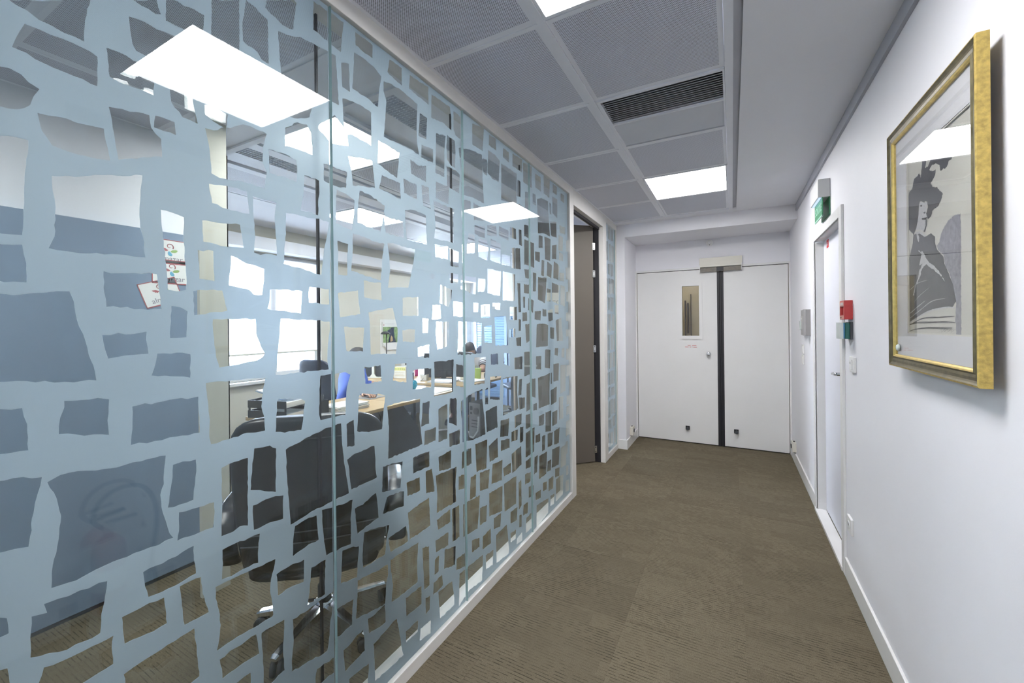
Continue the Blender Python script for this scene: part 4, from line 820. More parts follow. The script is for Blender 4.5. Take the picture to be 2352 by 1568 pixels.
# ---- brown office door standing open at 45 degrees
HX, HY, LL = -1.238, 4.122, .86
d1 = thing('door_1', 'brown office door standing half open beside the glass partition', 'door', (HX, HY, 0), kind='structure')
d1.rotation_euler = (0, 0, math.radians(225)); W[d1] = None     # local x runs along the leaf, local -y faces the corridor side
B().box(.012, -.04, .012, LL - .002, 0, 2.415, bev=.001).build('leaf', 'door_brown', d1)
B().box(LL - .002, -.04, .012, LL + .004, 0, 2.415).build('edge_strip', 'door_edge', d1)
for zz in (.135, 1.16, 1.925, 2.205):
    hg = B().box(-.006, -.004, zz - .035, .022, .008, zz + .035, bev=.001).build('hinge', 'steel', d1)
    b = B()
    for dz in (-.022, .022): b.lathe([(.005, 0), (.005, .002)], (.009, .008, zz + dz), 'y', 10)
    b.build('screw', 'black_rubber', hg)
hd = B().lathe([(.026, 0), (.026, .008), (.012, .01), (.012, .045)], (.79, 0, 1.016), 'y', 24).tube([(.79, .045, 1.016), (.74, .05, 1.016), (.655, .05, 1.016)], .0095).build('handle', 'steel', d1)
sg = B().box(.262, .0002, 1.530, .532, .003, 1.728, bev=.0006).build('sign_plate', 'cream_plastic', d1)
o = text('lettering', 'ACCUEIL', .060, (.392, .0035, 1.628), (-1, 0, 0), (0, 1, 0), 'dark_grey', sg)

# ---- double fire door in the end wall
d2 = thing('door_2', 'white double fire door with black centre seal at the corridor end', 'door', (-.26, YF, 0), kind='structure')
cs_ = B()
cs_.box(-1.072, YF - .012, 0, -1.043, YF + .02, 2.062).box(.537, YF - .012, 0, .566, YF + .02, 2.062).box(-1.043, YF - .012, 2.040, .537, YF + .02, 2.062)
cs_.build('casing', 'trim_white', d2)
B().box(-1.043, YF + .035, 0, .537, YF + .06, 2.040).build('rebate', 'black_rubber', d2) if False else None
lw = B()
lw.box(-1.037, YF, .012, -.522, YF + .045, 2.033).box(-.339, YF, .012, -.150, YF + .045, 2.033).box(-.522, YF, .012, -.339, YF + .045, 1.264).box(-.522, YF, 1.849, -.339, YF + .045, 2.033)
ll_ = lw.build('leaf', 'door_white', d2)
rl_ = B().box(-.083, YF, .012, .531, YF + .045, 2.033, bev=.001).build('leaf', 'door_white', d2)
vf = B()
vf.box(-.565, YF - .010, 1.221, -.522, YF, 1.892).box(-.339, YF - .010, 1.221, -.303, YF, 1.892).box(-.522, YF - .010, 1.221, -.339, YF, 1.264).box(-.522, YF - .010, 1.849, -.339, YF, 1.892)
vf.build('vision_frame', 'door_white', ll_)
B().box(-.522, YF + .018, 1.264, -.339, YF + .024, 1.849).build('vision_glass', 'window_glass', ll_)
B().box(-.150, YF - .004, .004, -.127, YF + .05, 2.0).box(-.121, YF + .004, .004, -.108, YF + .05, 2.0).box(-.102, YF - .004, .004, -.083, YF + .05, 2.0).box(-.127, YF + .02, .004, -.102, YF + .05, 2.02).build('seal', 'black_rubber', d2)
B().box(-1.043, YF + .02, 0, .537, YF + .05, .012).box(-1.043, YF + .046, 0, -1.037, YF + .06, 2.04).box(-1.043, YF + .02, 2.033, .537, YF + .05, 2.04).build('gap', 'black_rubber', d2)
B().lathe([(.024, 0), (.024, -.006), (.012, -.012), (.012, -.02), (.021, -.028), (.025, -.04), (.021, -.052), (.012, -.057)], (-.242, YF, 1.058), 'y', 24).build('knob', 'chrome', ll_)
def dash(x0, x1, z, par):
    return B().box(x0, YF - .0008, z - .0022, x1, YF, z + .0022).build('lettering', 'red_print', par)
for x0_, x1_, zz in ((-.465, -.433, 1.151), (-.418, -.372, 1.150), (-.495, -.455, 1.131), (-.445, -.428, 1.131), (-.420, -.413, 1.131), (-.405, -.368, 1.130)): dash(x0_, x1_, zz, ll_)
B().prism([(-.372, 1.150), (-.366, 1.143), (-.3665, 1.146)], 'y', YF - .0008, YF).prism([(-.368, 1.130), (-.362, 1.123), (-.3625, 1.126)], 'y', YF - .0008, YF).build('lettering', 'red_print', ll_)
for xx, zz, pa in ((-.474, .178, ll_), (.031, .190, rl_)):
    s_ = B().box(xx - .023, YF - .006, zz - .023, xx + .023, YF, zz + .023, bev=.003).build('door_buffer', 'black_plastic', pa)
    B().lathe([(.013, -.006), (.016, -.012), (.019, -.040), (.017, -.046), (.01, -.048)], (xx + .002, YF, zz - .002), 'y', 20).build('buffer_pad', 'dark_grey', s_)
# head gear over the seal
hgx = thing('door_selector', 'cream metal door selector box above the black door seal', 'door closer', (-.112, YF, 2.0))
B().box(-.331, YF - .016, 2.074, .105, YF - .012, 2.162, bev=.0015).box(-.322, YF - .05, 2.052, .097, YF - .016, 2.078, bev=.002).build('cover', 'cream_plastic', hgx)
for (xa, xb) in ((-.318, -.152), (-.080, .092)):
    B().prism([(YF - .052, 2.044), (YF - .014, 2.044), (YF - .014, 2.000), (YF - .04, 2.000)], 'x', xa, xb).build('arm', 'brushed_steel', hgx)
B().box(-.152, YF - .03, 2.0, -.080, YF - .016, 2.06).build('bracket', 'black_plastic', hgx)
for xa in (-.327, .095): B().box(xa, YF - .052, 1.997, xa + .006, YF - .012, 2.078).build('end_plate', 'trim_white', hgx)

# ---- white side door in the right wall
d3 = thing('door_3', 'white side door recessed in the right wall under the exit sign', 'door', (XW, 3.37, 0), kind='structure')
Y0, Y1, ZD = 2.955, 3.775, 2.005
b = B()
b.box(XW - .013, Y0 - .062, 0, XW, Y0, ZD + .06, bev=.002).box(XW - .013, Y1, 0, XW, Y1 + .062, ZD + .06, bev=.002).box(XW - .013, Y0, ZD, XW, Y1, ZD + .06, bev=.002)
b.box(XW - .006, Y0 - .004, 0, XW + .06, Y0, ZD).box(XW - .006, Y1, 0, XW + .06, Y1 + .004, ZD).box(XW - .006, Y0, ZD, XW + .06, Y1, ZD + .004)
b.box(XW, Y0 - .03, 0, XW + .1, Y0 - .004, ZD + .03).box(XW, Y1 + .004, 0, XW + .1, Y1 + .03, ZD + .03).box(XW, Y0 - .03, ZD + .004, XW + .1, Y1 + .03, ZD + .03)
b.build('casing', 'trim_white', d3)
lf3 = B().box(.602, Y0 + .004, .03, .64, Y1 - .004, ZD - .004, bev=.001).build('leaf', 'side_door_white', d3)
B().box(.64, Y0, 0, .66, Y1, ZD).build('backing', 'black_rubber', d3)
B().lathe([(.022, 0), (.022, -.007), (.010, -.009), (.010, -.04)], (.602, 3.16, 1.09), 'x', 20).tube([(.562, 3.16, 1.09), (.557, 3.168, 1.09), (.555, 3.20, 1.088), (.558, 3.25, 1.083), (.564, 3.262, 1.078)], [.010, .0105, .010, .010, .009]).build('handle', 'chrome', lf3)
B().box(.600, 3.60, 1.935, .602, 3.66, 1.992).build('warning_sticker', 'red_print', lf3)
B().box(.598, 3.612, 1.952, .600, 3.648, 1.958).box(.598, 3.612, 1.965, .600, 3.648, 1.970).build('lettering', 'logo_pale', lf3)
B().box(.565, 2.99, 1.945, .600, 3.09, 1.975, bev=.003).build('door_contact', 'white_plastic', d3)
ths = B().box(.535, Y0 - .02, 0, .602, Y1 + .04, .022, bev=.002).build('threshold', 'marble', d3)

# ================================================================== OFFICE SHELL
def loft(b, rings, cap=True, smooth=True):
    vr = [[b.bm.verts.new(p) for p in r] for r in rings]
    n = len(vr[0])
    for i in range(len(vr) - 1):
        for k in range(n):
            f = b._f([vr[i][k], vr[i][(k + 1) % n], vr[i + 1][(k + 1) % n], vr[i + 1][k]])
            if f: f.smooth = smooth
    if cap:
        b._f(vr[0][::-1]); b._f(vr[-1])
    return b

WIN = [(2.0, 3.44, .84, 2.235), (5.25, 6.02, .84, 2.235), (6.18, 6.66, .84, 2.235)]
bx = []
yy = 1.30
for (ya, yb, za, zb) in WIN:
    bx.append((XO - .2, yy, 0, XO, ya, ZC + .1)); bx.append((XO - .2, ya, 0, XO, yb, za)); bx.append((XO - .2, ya, zb, XO, yb, ZC + .1)); yy = yb
bx.append((XO - .2, yy, 0, XO, 6.95, ZC + .1))
shell('wall_window', 'cream office wall with the windows', 'wall', bx, 'office_cream')
shell('wall_block', 'cream cross wall of the office ending behind the second glass pane', 'wall', [(XO - .2, 1.30, 0, -2.88, 1.50, ZC + .1), (-2.475, 1.135, 0, -2.45, 1.27, ZC + .1)], 'office_cream')
shell('wall_niche', 'white wall of the side room behind the blue grey panel', 'wall', [(-3.05, -2.7, 0, -2.88, 1.50, ZC + .1), (-2.88, -2.7, 0, -1.3, -2.6, ZC + .1)], 'wall_paint')
shell('wall_end', 'white end wall of the office behind the blue cabinets', 'wall', [(XO - .2, 6.8, 0, -1.255, 6.95, ZC + .1)], 'wall_paint')
shell('wall_side', 'white office wall past the open brown door', 'wall', [(-1.3, 5.297, 0, -1.255, 6.8, ZC + .1)], 'wall_paint')
shell('ceiling_3', 'plain plaster strips of the office ceiling', 'ceiling', [(XO, 1.27, ZC, -3.78, 6.8, ZC + .08), (-3.78, 1.136, ZC, -1.255, 1.44, ZC + .08)], 'ceiling_paint')
shell('trim_2', 'boxed pelmet along the top of the office windows', 'trim', [(XO, 1.27, 2.245, XO + .16, 6.8, 2.375)], 'cabinet_frame' if False else 'ceiling_paint', .004)
shell('trim_3', 'raised beam strip across the office ceiling', 'trim', [(-3.78, 1.435, ZC - .012, -1.30, 1.475, ZC + .01)], 'ceiling_paint')

oc = thing('ceiling_4', 'metal panel ceiling with long air grilles over the office', 'ceiling', (-2.5, 4, ZC), kind='structure')
def strip(x0, x1, m='bar_metal', z0=0, nm='ceiling_strip'):
    return B().box(x0, 1.475, ZC + z0, x1, 6.8, ZC + .03 + z0).build(nm, m, oc)
strip(-1.255, -1.262); strip(-1.262, -1.302, 'dark_void', .03); strip(-1.302, -1.430); strip(-1.585, -1.70); strip(-1.70, -1.80, 'ceiling_paint', .02); strip(-1.80, -1.828)
strip(-2.452, -2.505); strip(-2.505, -2.545, 'dark_void', .03); strip(-2.545, -2.635); strip(-2.775, -2.93); strip(-2.93, -2.99, 'ceiling_paint', .02); strip(-2.99, -3.048)
strip(-3.632, -3.78)
for xa, xb in ((-1.430, -1.585), (-2.635, -2.775)):
    strip(xa, xb, 'dark_void', .045, 'grille_duct')
    b = B()
    y = 1.485
    while y < 6.78:
        b.box(xb, y, ZC, xa, y + .003, ZC + .02); y += .0185
    for t_ in (.2, .4, .6, .8):
        xx = xa + (xb - xa) * t_
        b.box(xx - .001, 1.48, ZC + .006, xx + .001, 6.79, ZC + .016)
    tag(b.build('grille', 'bar_metal', oc), kind='stuff')
for xa_, xb_ in ((-1.85, -1.262), (-2.44, -1.862), (-2.875, -2.452)):
    for k in range(6):
        if k == 2 and xa_ == -2.44: NL = (xa_, 1.13 - .63 * (k + 1) + .006, xb_, 1.13 - .63 * k - .006); continue
        panel(oc, xa_, 1.13 - .63 * (k + 1) + .006, xb_, 1.13 - .63 * k - .006)
for xx_ in (-1.856, -2.446): B().box(xx_ - .006, -2.6, ZC + .004, xx_ + .006, 1.13, ZC + .02).build('ceiling_bar', 'bar_metal', oc)
for k in range(6): B().box(-2.875, 1.13 - .63 * k - .006, ZC + .004, -1.262, 1.13 - .63 * k + .006, ZC + .02).build('ceiling_bar', 'bar_metal', oc)
YO = [1.475] + [1.44 + .645 * k for k in range(1, 9)] + [6.8]
OL = []
ceiling_light(*NL, 'added unseen ceiling panel brightening the side room beside the viewpoint', 'lit panels in the office ceiling', 'office_lamp')  # extra lamp out of view, added to lighten the blue panel and film
for (xa, xb, lk, g) in ((-2.450, -1.830, (0,), 'a'), (-3.630, -3.050, (2, 5), 'b')):
    for k in range(len(YO) - 1):
        if k in lk: OL.append((xa, YO[k], xb, YO[k + 1])); continue
        panel(oc, xa + .004, YO[k] + .004, xb - .004, YO[k + 1] - .004)
for n_, q in enumerate(OL):
    ceiling_light(q[0] + .012, q[1] + .012, q[2] - .012, q[3] - .012,
                  ['square lit ceiling panel in the office above the leather chair', 'square lit ceiling panel in the office above the oak desk', 'square lit ceiling panel in the office above the rear desk'][n_], 'lit panels in the office ceiling', 'office_lamp')

# ---- windows
def window(n, ya, yb, za, zb, label, mull=None, blind=None):
    t = thing('window_%d' % n, label, 'window', (XO, (ya + yb) / 2, za), kind='structure')
    x0, x1 = XO - .11, XO - .05
    b = B()
    b.box(x0, ya, za, x1, ya + .06, zb, bev=.004).box(x0, yb - .06, za, x1, yb, zb, bev=.004).box(x0, ya + .06, za, x1, yb - .06, za + .07, bev=.004).box(x0, ya + .06, zb - .06, x1, yb - .06, zb, bev=.004)
    if mull: b.box(x0, mull - .05, za + .07, x1 + .01, mull + .05, zb - .06, bev=.004)
    fr = b.build('window_frame', 'trim_white', t)
    sp = [(ya + .06, yb - .06)] if not mull else [(ya + .06, mull - .05), (mull + .05, yb - .06)]
    for a_, c_ in sp: B().box(XO - .084, a_, za + .07, XO - .078, c_, zb - .06).build('pane', 'window_glass', t)
    if mull: B().lathe([(.014, 0), (.014, .02), (.008, .022), (.008, .04)], (x1 + .01, mull, 1.33), 'x', 12).box(x1 + .04, mull - .01, 1.22, x1 + .052, mull + .01, 1.345, bev=.003).build('window_handle', 'steel', fr)
    B().box(XO - .05, ya - .02, za - .035, XO + .05, yb + .03, za, bev=.006).build('window_sill', 'trim_white', t)
    if blind:
        B().tube([(XO - .025, ya + .02, zb - .02), (XO - .025, yb - .02, zb - .02)], .022).build('blind_roller', 'grey_plastic_light', t)
        B().box(XO - .030, ya + .03, blind, XO - .028, yb - .03, zb - .03).build('roller_blind', 'blind', t)
        B().box(XO - .036, ya + .03, blind - .022, XO - .022, yb - .03, blind, bev=.004).build('blind_bar', 'cream_plastic', t)
    return t
window(1, *WIN[0], 'wide office window with a translucent roller blind mostly down', mull=2.85, blind=1.135)
window(2, *WIN[1], 'narrow bright office window behind the rear desk')
window(3, *WIN[2], 'narrow bright office window in the far corner by the blue cabinets')
# outside: house across the street
hs_ = thing('building', 'pale house front across the street seen through the office windows', 'building', (-16, 6, -6))
B().box(-18, -8, -9, -16, 26, 2.1).build('wall', 'facade', hs_)
B().box(-18.2, -8, 2.1, -15.7, 26, 2.4).build('cornice', 'facade_dark', hs_)
wm = None
for fl_ in range(3):
    for j_ in range(11):
        y = -6 + j_ * 2.7; z = -7.6 + fl_ * 3.1
        if wm is None:
            wo_ = B().box(-16.03, -.55, -.8, -15.97, .55, .8, bev=.01).build('window', 'facade_dark', None); wo_.location = (0, 0, 0); wm = wo_.data; wo_.parent = hs_
        else:
            wo_ = bpy.data.objects.new('window', wm); COL.objects.link(wo_); wo_.parent = hs_
        wo_.location = (16, y - 6, z + 6 + 1.2)
bl = thing('balcony', 'white balcony ledge with a blue grey rail outside the wide window', 'balcony', (-5.6, 3, 0))
B().box(-5.9, .5, -.3, -4.76, 4.4, -.1).build('slab', 'balcony_white', bl)
B().box(-5.9, .5, -.1, -5.75, 4.4, .72).build('parapet', 'balcony_white', bl)
B().tube([(-5.6, .5, .92), (-5.6, 4.4, .92)], .035).build('rail', 'cabinet_frame', bl)
for y in (1.2, 2.6, 4.0): B().tube([(-5.6, y, -.1), (-5.6, y, .92)], .018).build('rail_post', 'cabinet_frame', bl)

# ---- lobby behind the double doors
lb = thing('wall_lobby', 'dim lobby walls seen through the fire door glass', 'wall', (0, 6.4, 0), kind='structure')
B().box(-1.2, 7.25, 0, .7, 7.35, 1.885).build('wall_panel', 'lobby_cream', lb)
B().box(-1.25, 5.44, 0, -1.2, 8.4, 2.72).box(.7, 5.44, 0, .75, 8.4, 2.72).box(-1.25, 8.4, 0, .75, 8.5, 2.72).build('side_wall', 'lobby_cream', lb)
B().box(-1.2, 5.44, -.1, .7, 8.4, 0).build('lobby_floor', 'lobby_dark', lb)
B().box(-1.2, 5.44, 2.5, .7, 8.4, 2.6).build('lobby_ceiling', 'lobby_dark', lb)
for q in ((-1.1, 7.5, -.75, 7.62), (-1.05, 6.6, -.55, 6.72), (-.5, 7.3, -.2, 7.5)): B().box(q[0], q[1], 2.46, q[2], q[3], 2.5).build('lobby_lamp', 'lobby_lamp', lb)
for x, za, zb in ((-.665, 1.20, 1.78), (-.625, 1.25, 1.74)):
    B().box(x - .010, 7.19, za, x + .010, 7.22, zb, bev=.003).box(x - .006, 7.22, za + .05, x + .006, 7.25, za + .07).box(x - .006, 7.22, zb - .07, x + .006, 7.25, zb - .05).build('pull_handle', 'lobby_handle', lb)
B().box(-.590, 7.235, 0, -.580, 7.252, 1.88).build('door_gap', 'lobby_handle', lb)

# ================================================================== OFFICE CONTENTS
# ---- blue grey pin panel with cards
bp = thing('pin_panel', 'tall blue grey panel on the cream wall holding printed cards', 'panel', (-2.86, .2, 0))
B().box(-2.879, -2.55, .02, -2.845, 1.44, 1.962, bev=.003).build('board', 'panel_blue_grey', bp)
B().box(-2.879, -2.55, 0, -2.850, 1.44, .02).build('plinth', 'dark_grey', bp)
def leafpoly(cx, cy, s, pts): return [(cx + x * s, cy + y * s) for x, y in pts]
def card(yc, zc, rot, label, w=.182, h=.139, x=-2.8445, brd=True):
    t = thing('card', label, 'card', (x, yc, zc), local=True)
    W[t] = None
    t.rotation_euler = (rot, 0, 0)
    B().box(0, -w / 2, -h / 2, .0012, w / 2, h / 2).build('sheet', 'paper', t)
    b = B(); f = .0045
    b.box(.0012, -w / 2, -h / 2, .0018, w / 2, -h / 2 + f * 1.4).box(.0012, -w / 2, h / 2 - f, .0018, w / 2, h / 2).box(.0012, -w / 2, -h / 2, .0018, -w / 2 + f, h / 2).box(.0012, w / 2 - f, -h / 2, .0018, w / 2, h / 2)
    b.build('border', 'logo_red', t)
    def poly(P, m): B().prism([(u * 1.18, v * 1.18) for u, v in P], 'x', .0012, .0019).build('emblem', m, t)
    k = 1.0
    poly([(-.004, .008), (-.016, .016), (-.032, .018), (-.028, .010), (-.024, .010), (-.022, .004), (-.017, .006), (-.016, .002), (-.008, .004)], 'logo_red')
    poly([(.004, .002), (.012, .010), (.026, .013), (.034, .010), (.030, .002), (.022, -.002), (.010, -.002)], 'logo_green')
    poly([(-.001, .004), (-.006, -.002), (-.006, -.012), (0, -.019), (.008, -.020), (.013, -.013), (.008, -.005)], 'logo_blue')
    pts = []
    for i in range(22):
        a = -.6 + i * .30; r = .0195 * (1 - i / 26)
        pts.append((.0016, .001 + r * math.cos(a), .031 + r * math.sin(a)))
    B().tube(pts, [.0026 - .0017 * i / 22 for i in range(22)], 6).build('emblem', 'logo_red', t)
    text('lettering', 'almazar', .040, (.0013, .004, -.039), (0, 1, 0), (1, 0, 0), 'logo_grey', t, .0004, .0002)
    B().box(.0012, -.035, -.057, .0016, .047, -.0555).build('lettering', 'logo_pale', t)
    return t
card(1.166, 1.850, -.01, 'white logo card with red border, topmost on the blue panel')
card(1.175, 1.735, 0, 'white logo card with red border, middle one on the blue panel')
card(1.125, 1.615, .33, 'white logo card with red border, tilted below the other two')

# ---- black leather executive chair
ch = thing('executive_chair', 'black leather swivel armchair with chrome star base behind the glass', 'chair', (-1.71, 1.298, 0), math.radians(45), local=True)
def sup(cx, cy, cz, hw, hd, e, ax, n=28, bend=0.0):
    out = []
    for i in range(n):
        a = 2 * PI * i / n
        c, s = math.cos(a), math.sin(a)
        u = hw * abs(c) ** e * (1 if c >= 0 else -1); v = hd * abs(s) ** e * (1 if s >= 0 else -1)
        v += bend * (u / .28) ** 2
        out.append((cx + u, cy + v, cz) if ax == 'z' else (cx + u, cy, cz + v))
    return out
rings = []
for z, y, hw, hd in ((.40, -.205, .20, .02), (.405, -.215, .245, .04), (.44, -.235, .272, .045), (.56, -.262, .285, .045), (.72, -.290, .292, .043), (.86, -.318, .290, .042), (.96, -.345, .283, .040), (1.005, -.360, .272, .040), (1.035, -.370, .252, .039), (1.055, -.376, .225, .037), (1.068, -.380, .19, .030), (1.074, -.382, .15, .018)):
    rings.append(sup(0, y, z, hw, hd, .62, 'z', bend=.035))
bk = loft(B(), rings).build('backrest', 'black_leather', ch)
for zz, yy_ in ((.985, -.395), (.60, -.318), (.555, -.312)):
    pts = [(u, yy_ + .042 * 0 + .035 * (u / .28) ** 2 - .002, zz) for u in [-.26 + .52 * i / 16 for i in range(17)]]
    B().tube(pts, .0035, 6).build('seam', 'dark_grey', bk)
rings = []
for y, z, hw, hd in ((-.25, .43, .20, .03), (-.24, .43, .245, .055), (-.12, .43, .268, .065), (.05, .435, .275, .068), (.18, .445, .272, .066), (.25, .445, .262, .055), (.285, .44, .235, .035)):
    rings.append(sup(0, y, z, hw, hd, .6, 'y'))
loft(B(), rings).build('seat', 'black_leather', ch)
rings = [sup(0, 0, z, r, r * .9, .7, 'z') for z, r in ((.315, .10), (.325, .17), (.345, .22), (.37, .245))]
loft(B(), rings).build('seat_shell', 'black_plastic', ch)
for sx in (-1, 1):
    path = [(-.175, .455), (-.215, .50), (-.235, .56), (-.225, .62), (-.185, .662), (-.12, .68), (-.02, .684), (.08, .68), (.15, .66), (.18, .61), (.17, .55), (.14, .49), (.10, .45)]
    fine = []
    for i in range(len(path) - 1):
        for q in range(5):
            t_ = q / 5; fine.append((path[i][0] * (1 - t_) + path[i + 1][0] * t_, path[i][1] * (1 - t_) + path[i + 1][1] * t_))
    fine.append(path[-1])
    rings = []
    for i, (y, z) in enumerate(fine):
        a_, c_ = fine[max(i - 1, 0)], fine[min(i + 1, len(fine) - 1)]
        d = Vector((c_[0] - a_[0], c_[1] - a_[1])).normalized(); nrm = Vector((-d.y, d.x))
        th = .015 + (.004 if i % 2 else 0)
        rr_ = []
        for k in range(12):
            a = 2 * PI * k / 12
            u = .040 * abs(math.cos(a)) ** .6 * (1 if math.cos(a) >= 0 else -1); v = th * math.sin(a)
            rr_.append((sx * .325 + u, y + nrm.x * v, z + nrm.y * v))
        rings.append(rr_)
    ar = loft(B(), rings).build('armrest', 'black_leather', ch)
    for ex in (-.043, .043):
        B().tube([(sx * .325 + ex, y, z) for y, z in fine], .005, 6).build('chrome_edge', 'chrome', ar)
    B().box(sx * .20, -.05, .385, sx * .325, -.01, .40, bev=.004).tube([(sx * .325, -.17, .46), (sx * .315, -.1, .41), (sx * .315, .05, .41), (sx * .325, .10, .45)], .010, 8).build('arm_bracket', 'chrome', ch)
B().lathe([(.030, .13), (.030, .20), (.022, .21), (.022, .33)], (0, 0, 0), 'z', 20).build('gas_column', 'black_plastic', ch)
B().lathe([(.045, .075), (.05, .10), (.045, .13), (.033, .14)], (0, 0, 0), 'z', 20).build('hub', 'chrome', ch)
for k in range(5):
    a = math.radians(212 + 72 * k - 45)
    ca, sa = math.cos(a), math.sin(a)
    m = Matrix.Rotation(a, 4, 'Z')
    rg = []
    for r_, zc_, hw, hh in ((.03, .105, .028, .022), (.12, .100, .024, .019), (.24, .088, .020, .014), (.29, .082, .018, .011), (.305, .078, .012, .006)):
        rg.append([m @ Vector((r_, hw * x, zc_ + hh * z)) for x, z in ((-1, -1), (1, -1), (1, .5), (.55, 1), (-.55, 1), (-1, .5))])
    lg = loft(B(), rg, smooth=False).build('leg', 'chrome', ch)
    c_ = Vector((.285 * ca, .285 * sa, .031))
    b = B()
    tan = Vector((-sa, ca, 0))
    for s_ in (-1, 1):
        st = len(b.bm.verts)
        b.lathe([(.02, -.009), (.03, -.007), (.031, 0), (.03, .007), (.02, .009)], (0, 0, 0), 'x', 18)
        b.bm.verts.ensure_lookup_table()
        for v in b.bm.verts[st:]: v.co = Matrix.Rotation(a + PI / 2 + .5 * k, 4, 'Z') @ (v.co + Vector((s_ * .014, 0, 0))) + c_
    b.tube([c_ + Vector((0, 0, .02)), c_ + Vector((0, 0, .05))], .009, 8)
    b.build('caster', 'black_plastic', lg)

# ---- oak desk nearest the glass
dk = thing('desk', 'oak topped desk with black leg panel behind the leather chair', 'desk', (-2.9, 2.7, 0))
B().box(-3.25, 1.80, .712, -2.55, 2.745, .740, bev=.003).build('top', 'oak', dk)
B().box(-3.25, 2.748, .712, -2.55, 3.62, .740, bev=.003).build('top', 'oak', dk)
B().prism([(2.60, .003), (2.60, .711), (2.80, .711), (3.02, .46), (3.13, .003)], 'x', -2.66, -2.62).build('leg_panel', 'dark_grey', dk)
B().box(-3.20, 1.85, .003, -2.62, 1.88, .711).build('leg_panel', 'dark_grey', dk)
for x in (-3.18, -2.60): B().box(x - .02, 3.56, .003, x + .02, 3.60, .711, bev=.003).build('leg', 'dark_grey', dk)
B().box(-3.20, 1.88, .22, -3.18, 3.30, .711).build('modesty_panel', 'grey_plastic', dk)

# ---- rear desk
dr = thing('desk', 'oak topped desk further back with two monitors and papers', 'desk', (-3.4, 4.4, 0))
B().box(-4.48, 3.80, .712, -2.62, 5.05, .740, bev=.003).build('top', 'oak', dr)
for x in (-4.44, -2.66):
    for y in (3.84, 5.01): B().box(x - .025, y - .025, .003, x + .025, y + .025, .712, bev=.003).build('leg', 'cabinet_frame', dr)
B().box(-4.42, 4.10, .30, -3.30, 4.12, .711).build('modesty_panel', 'dark_grey', dr)

def monitor(x, y, rot, w, h, zb, label, lean=0):
    t = thing('monitor', label, 'monitor', (x, y, .7405), rot, local=True)
    B().box(-w / 2, -.012, zb, w / 2, .012, zb + h, bev=.006).build('screen_case', 'black_plastic', t)
    B().box(-w / 2 + .015, -.0135, zb + .02, w / 2 - .015, -.0122, zb + h - .015).build('screen', 'dark_grey', t)
    B().box(-w / 4, .012, zb + h * .25, w / 4, .035, zb + h * .75, bev=.01).build('rear_bulge', 'black_plastic', t)
    B().box(-.03, .012, .012, .03, .03, zb + h * .5, bev=.004).build('stand', 'black_plastic', t)
    B().lathe([(.11, 0), (.11, .008), (.03, .014)], (0, .02, 0), 'z', 24).build('base', 'black_plastic', t)
    return t
monitor(-3.20, 4.17, math.radians(205), .50, .30, .03, 'black flat monitor seen from behind on the rear desk, left one')
monitor(-3.13, 4.56, math.radians(150), .44, .26, .06, 'black flat monitor on the rear desk in front of the dark haired woman')

def task_chair(x, y, rot, label, m='navy'):
    t = thing('office_chair', label, 'chair', (x, y, 0), rot, local=True)
    rings = [sup(0, yy_, z, hw, .022, .6, 'z', bend=.03) for z, yy_, hw in ((.56, -.24, .17), (.60, -.245, .21), (.75, -.26, .235), (.95, -.29, .23), (1.04, -.305, .21), (1.075, -.31, .17), (1.09, -.312, .12))]
    loft(B(), rings).build('backrest', m, t)
    rings = [sup(0, yy_, .465, hw, hd, .6, 'y') for yy_, hw, hd in ((-.22, .18, .02), (-.20, .22, .035), (.1, .24, .038), (.22, .22, .03), (.25, .18, .015))]
    loft(B(), rings).build('seat', m, t)
    B().tube([(0, -.05, .40), (0, -.26, .43), (0, -.275, .60)], .02, 8).build('back_stem', 'black_plastic', t)
    B().lathe([(.03, .10), (.025, .25), (.02, .43)], (0, 0, 0), 'z', 14).build('gas_column', 'black_plastic', t)
    for k in range(5):
        a = 2 * PI * k / 5 + .3
        B().tube([(0, 0, .10), (.28 * math.cos(a), .28 * math.sin(a), .07)], [.022, .015], 8).ball((.27 * math.cos(a), .27 * math.sin(a), .028), .028).build('leg', 'black_plastic', t)
    return t
task_chair(-3.64, 2.95, 0.05, 'dark navy office chair with the person in blue sitting on it')
task_chair(-3.50, 5.42, PI, 'dark navy office chair of the woman behind the rear desk')
task_chair(-2.95, 5.75, 2.4, 'empty dark office chair in front of the blue tambour cabinets')

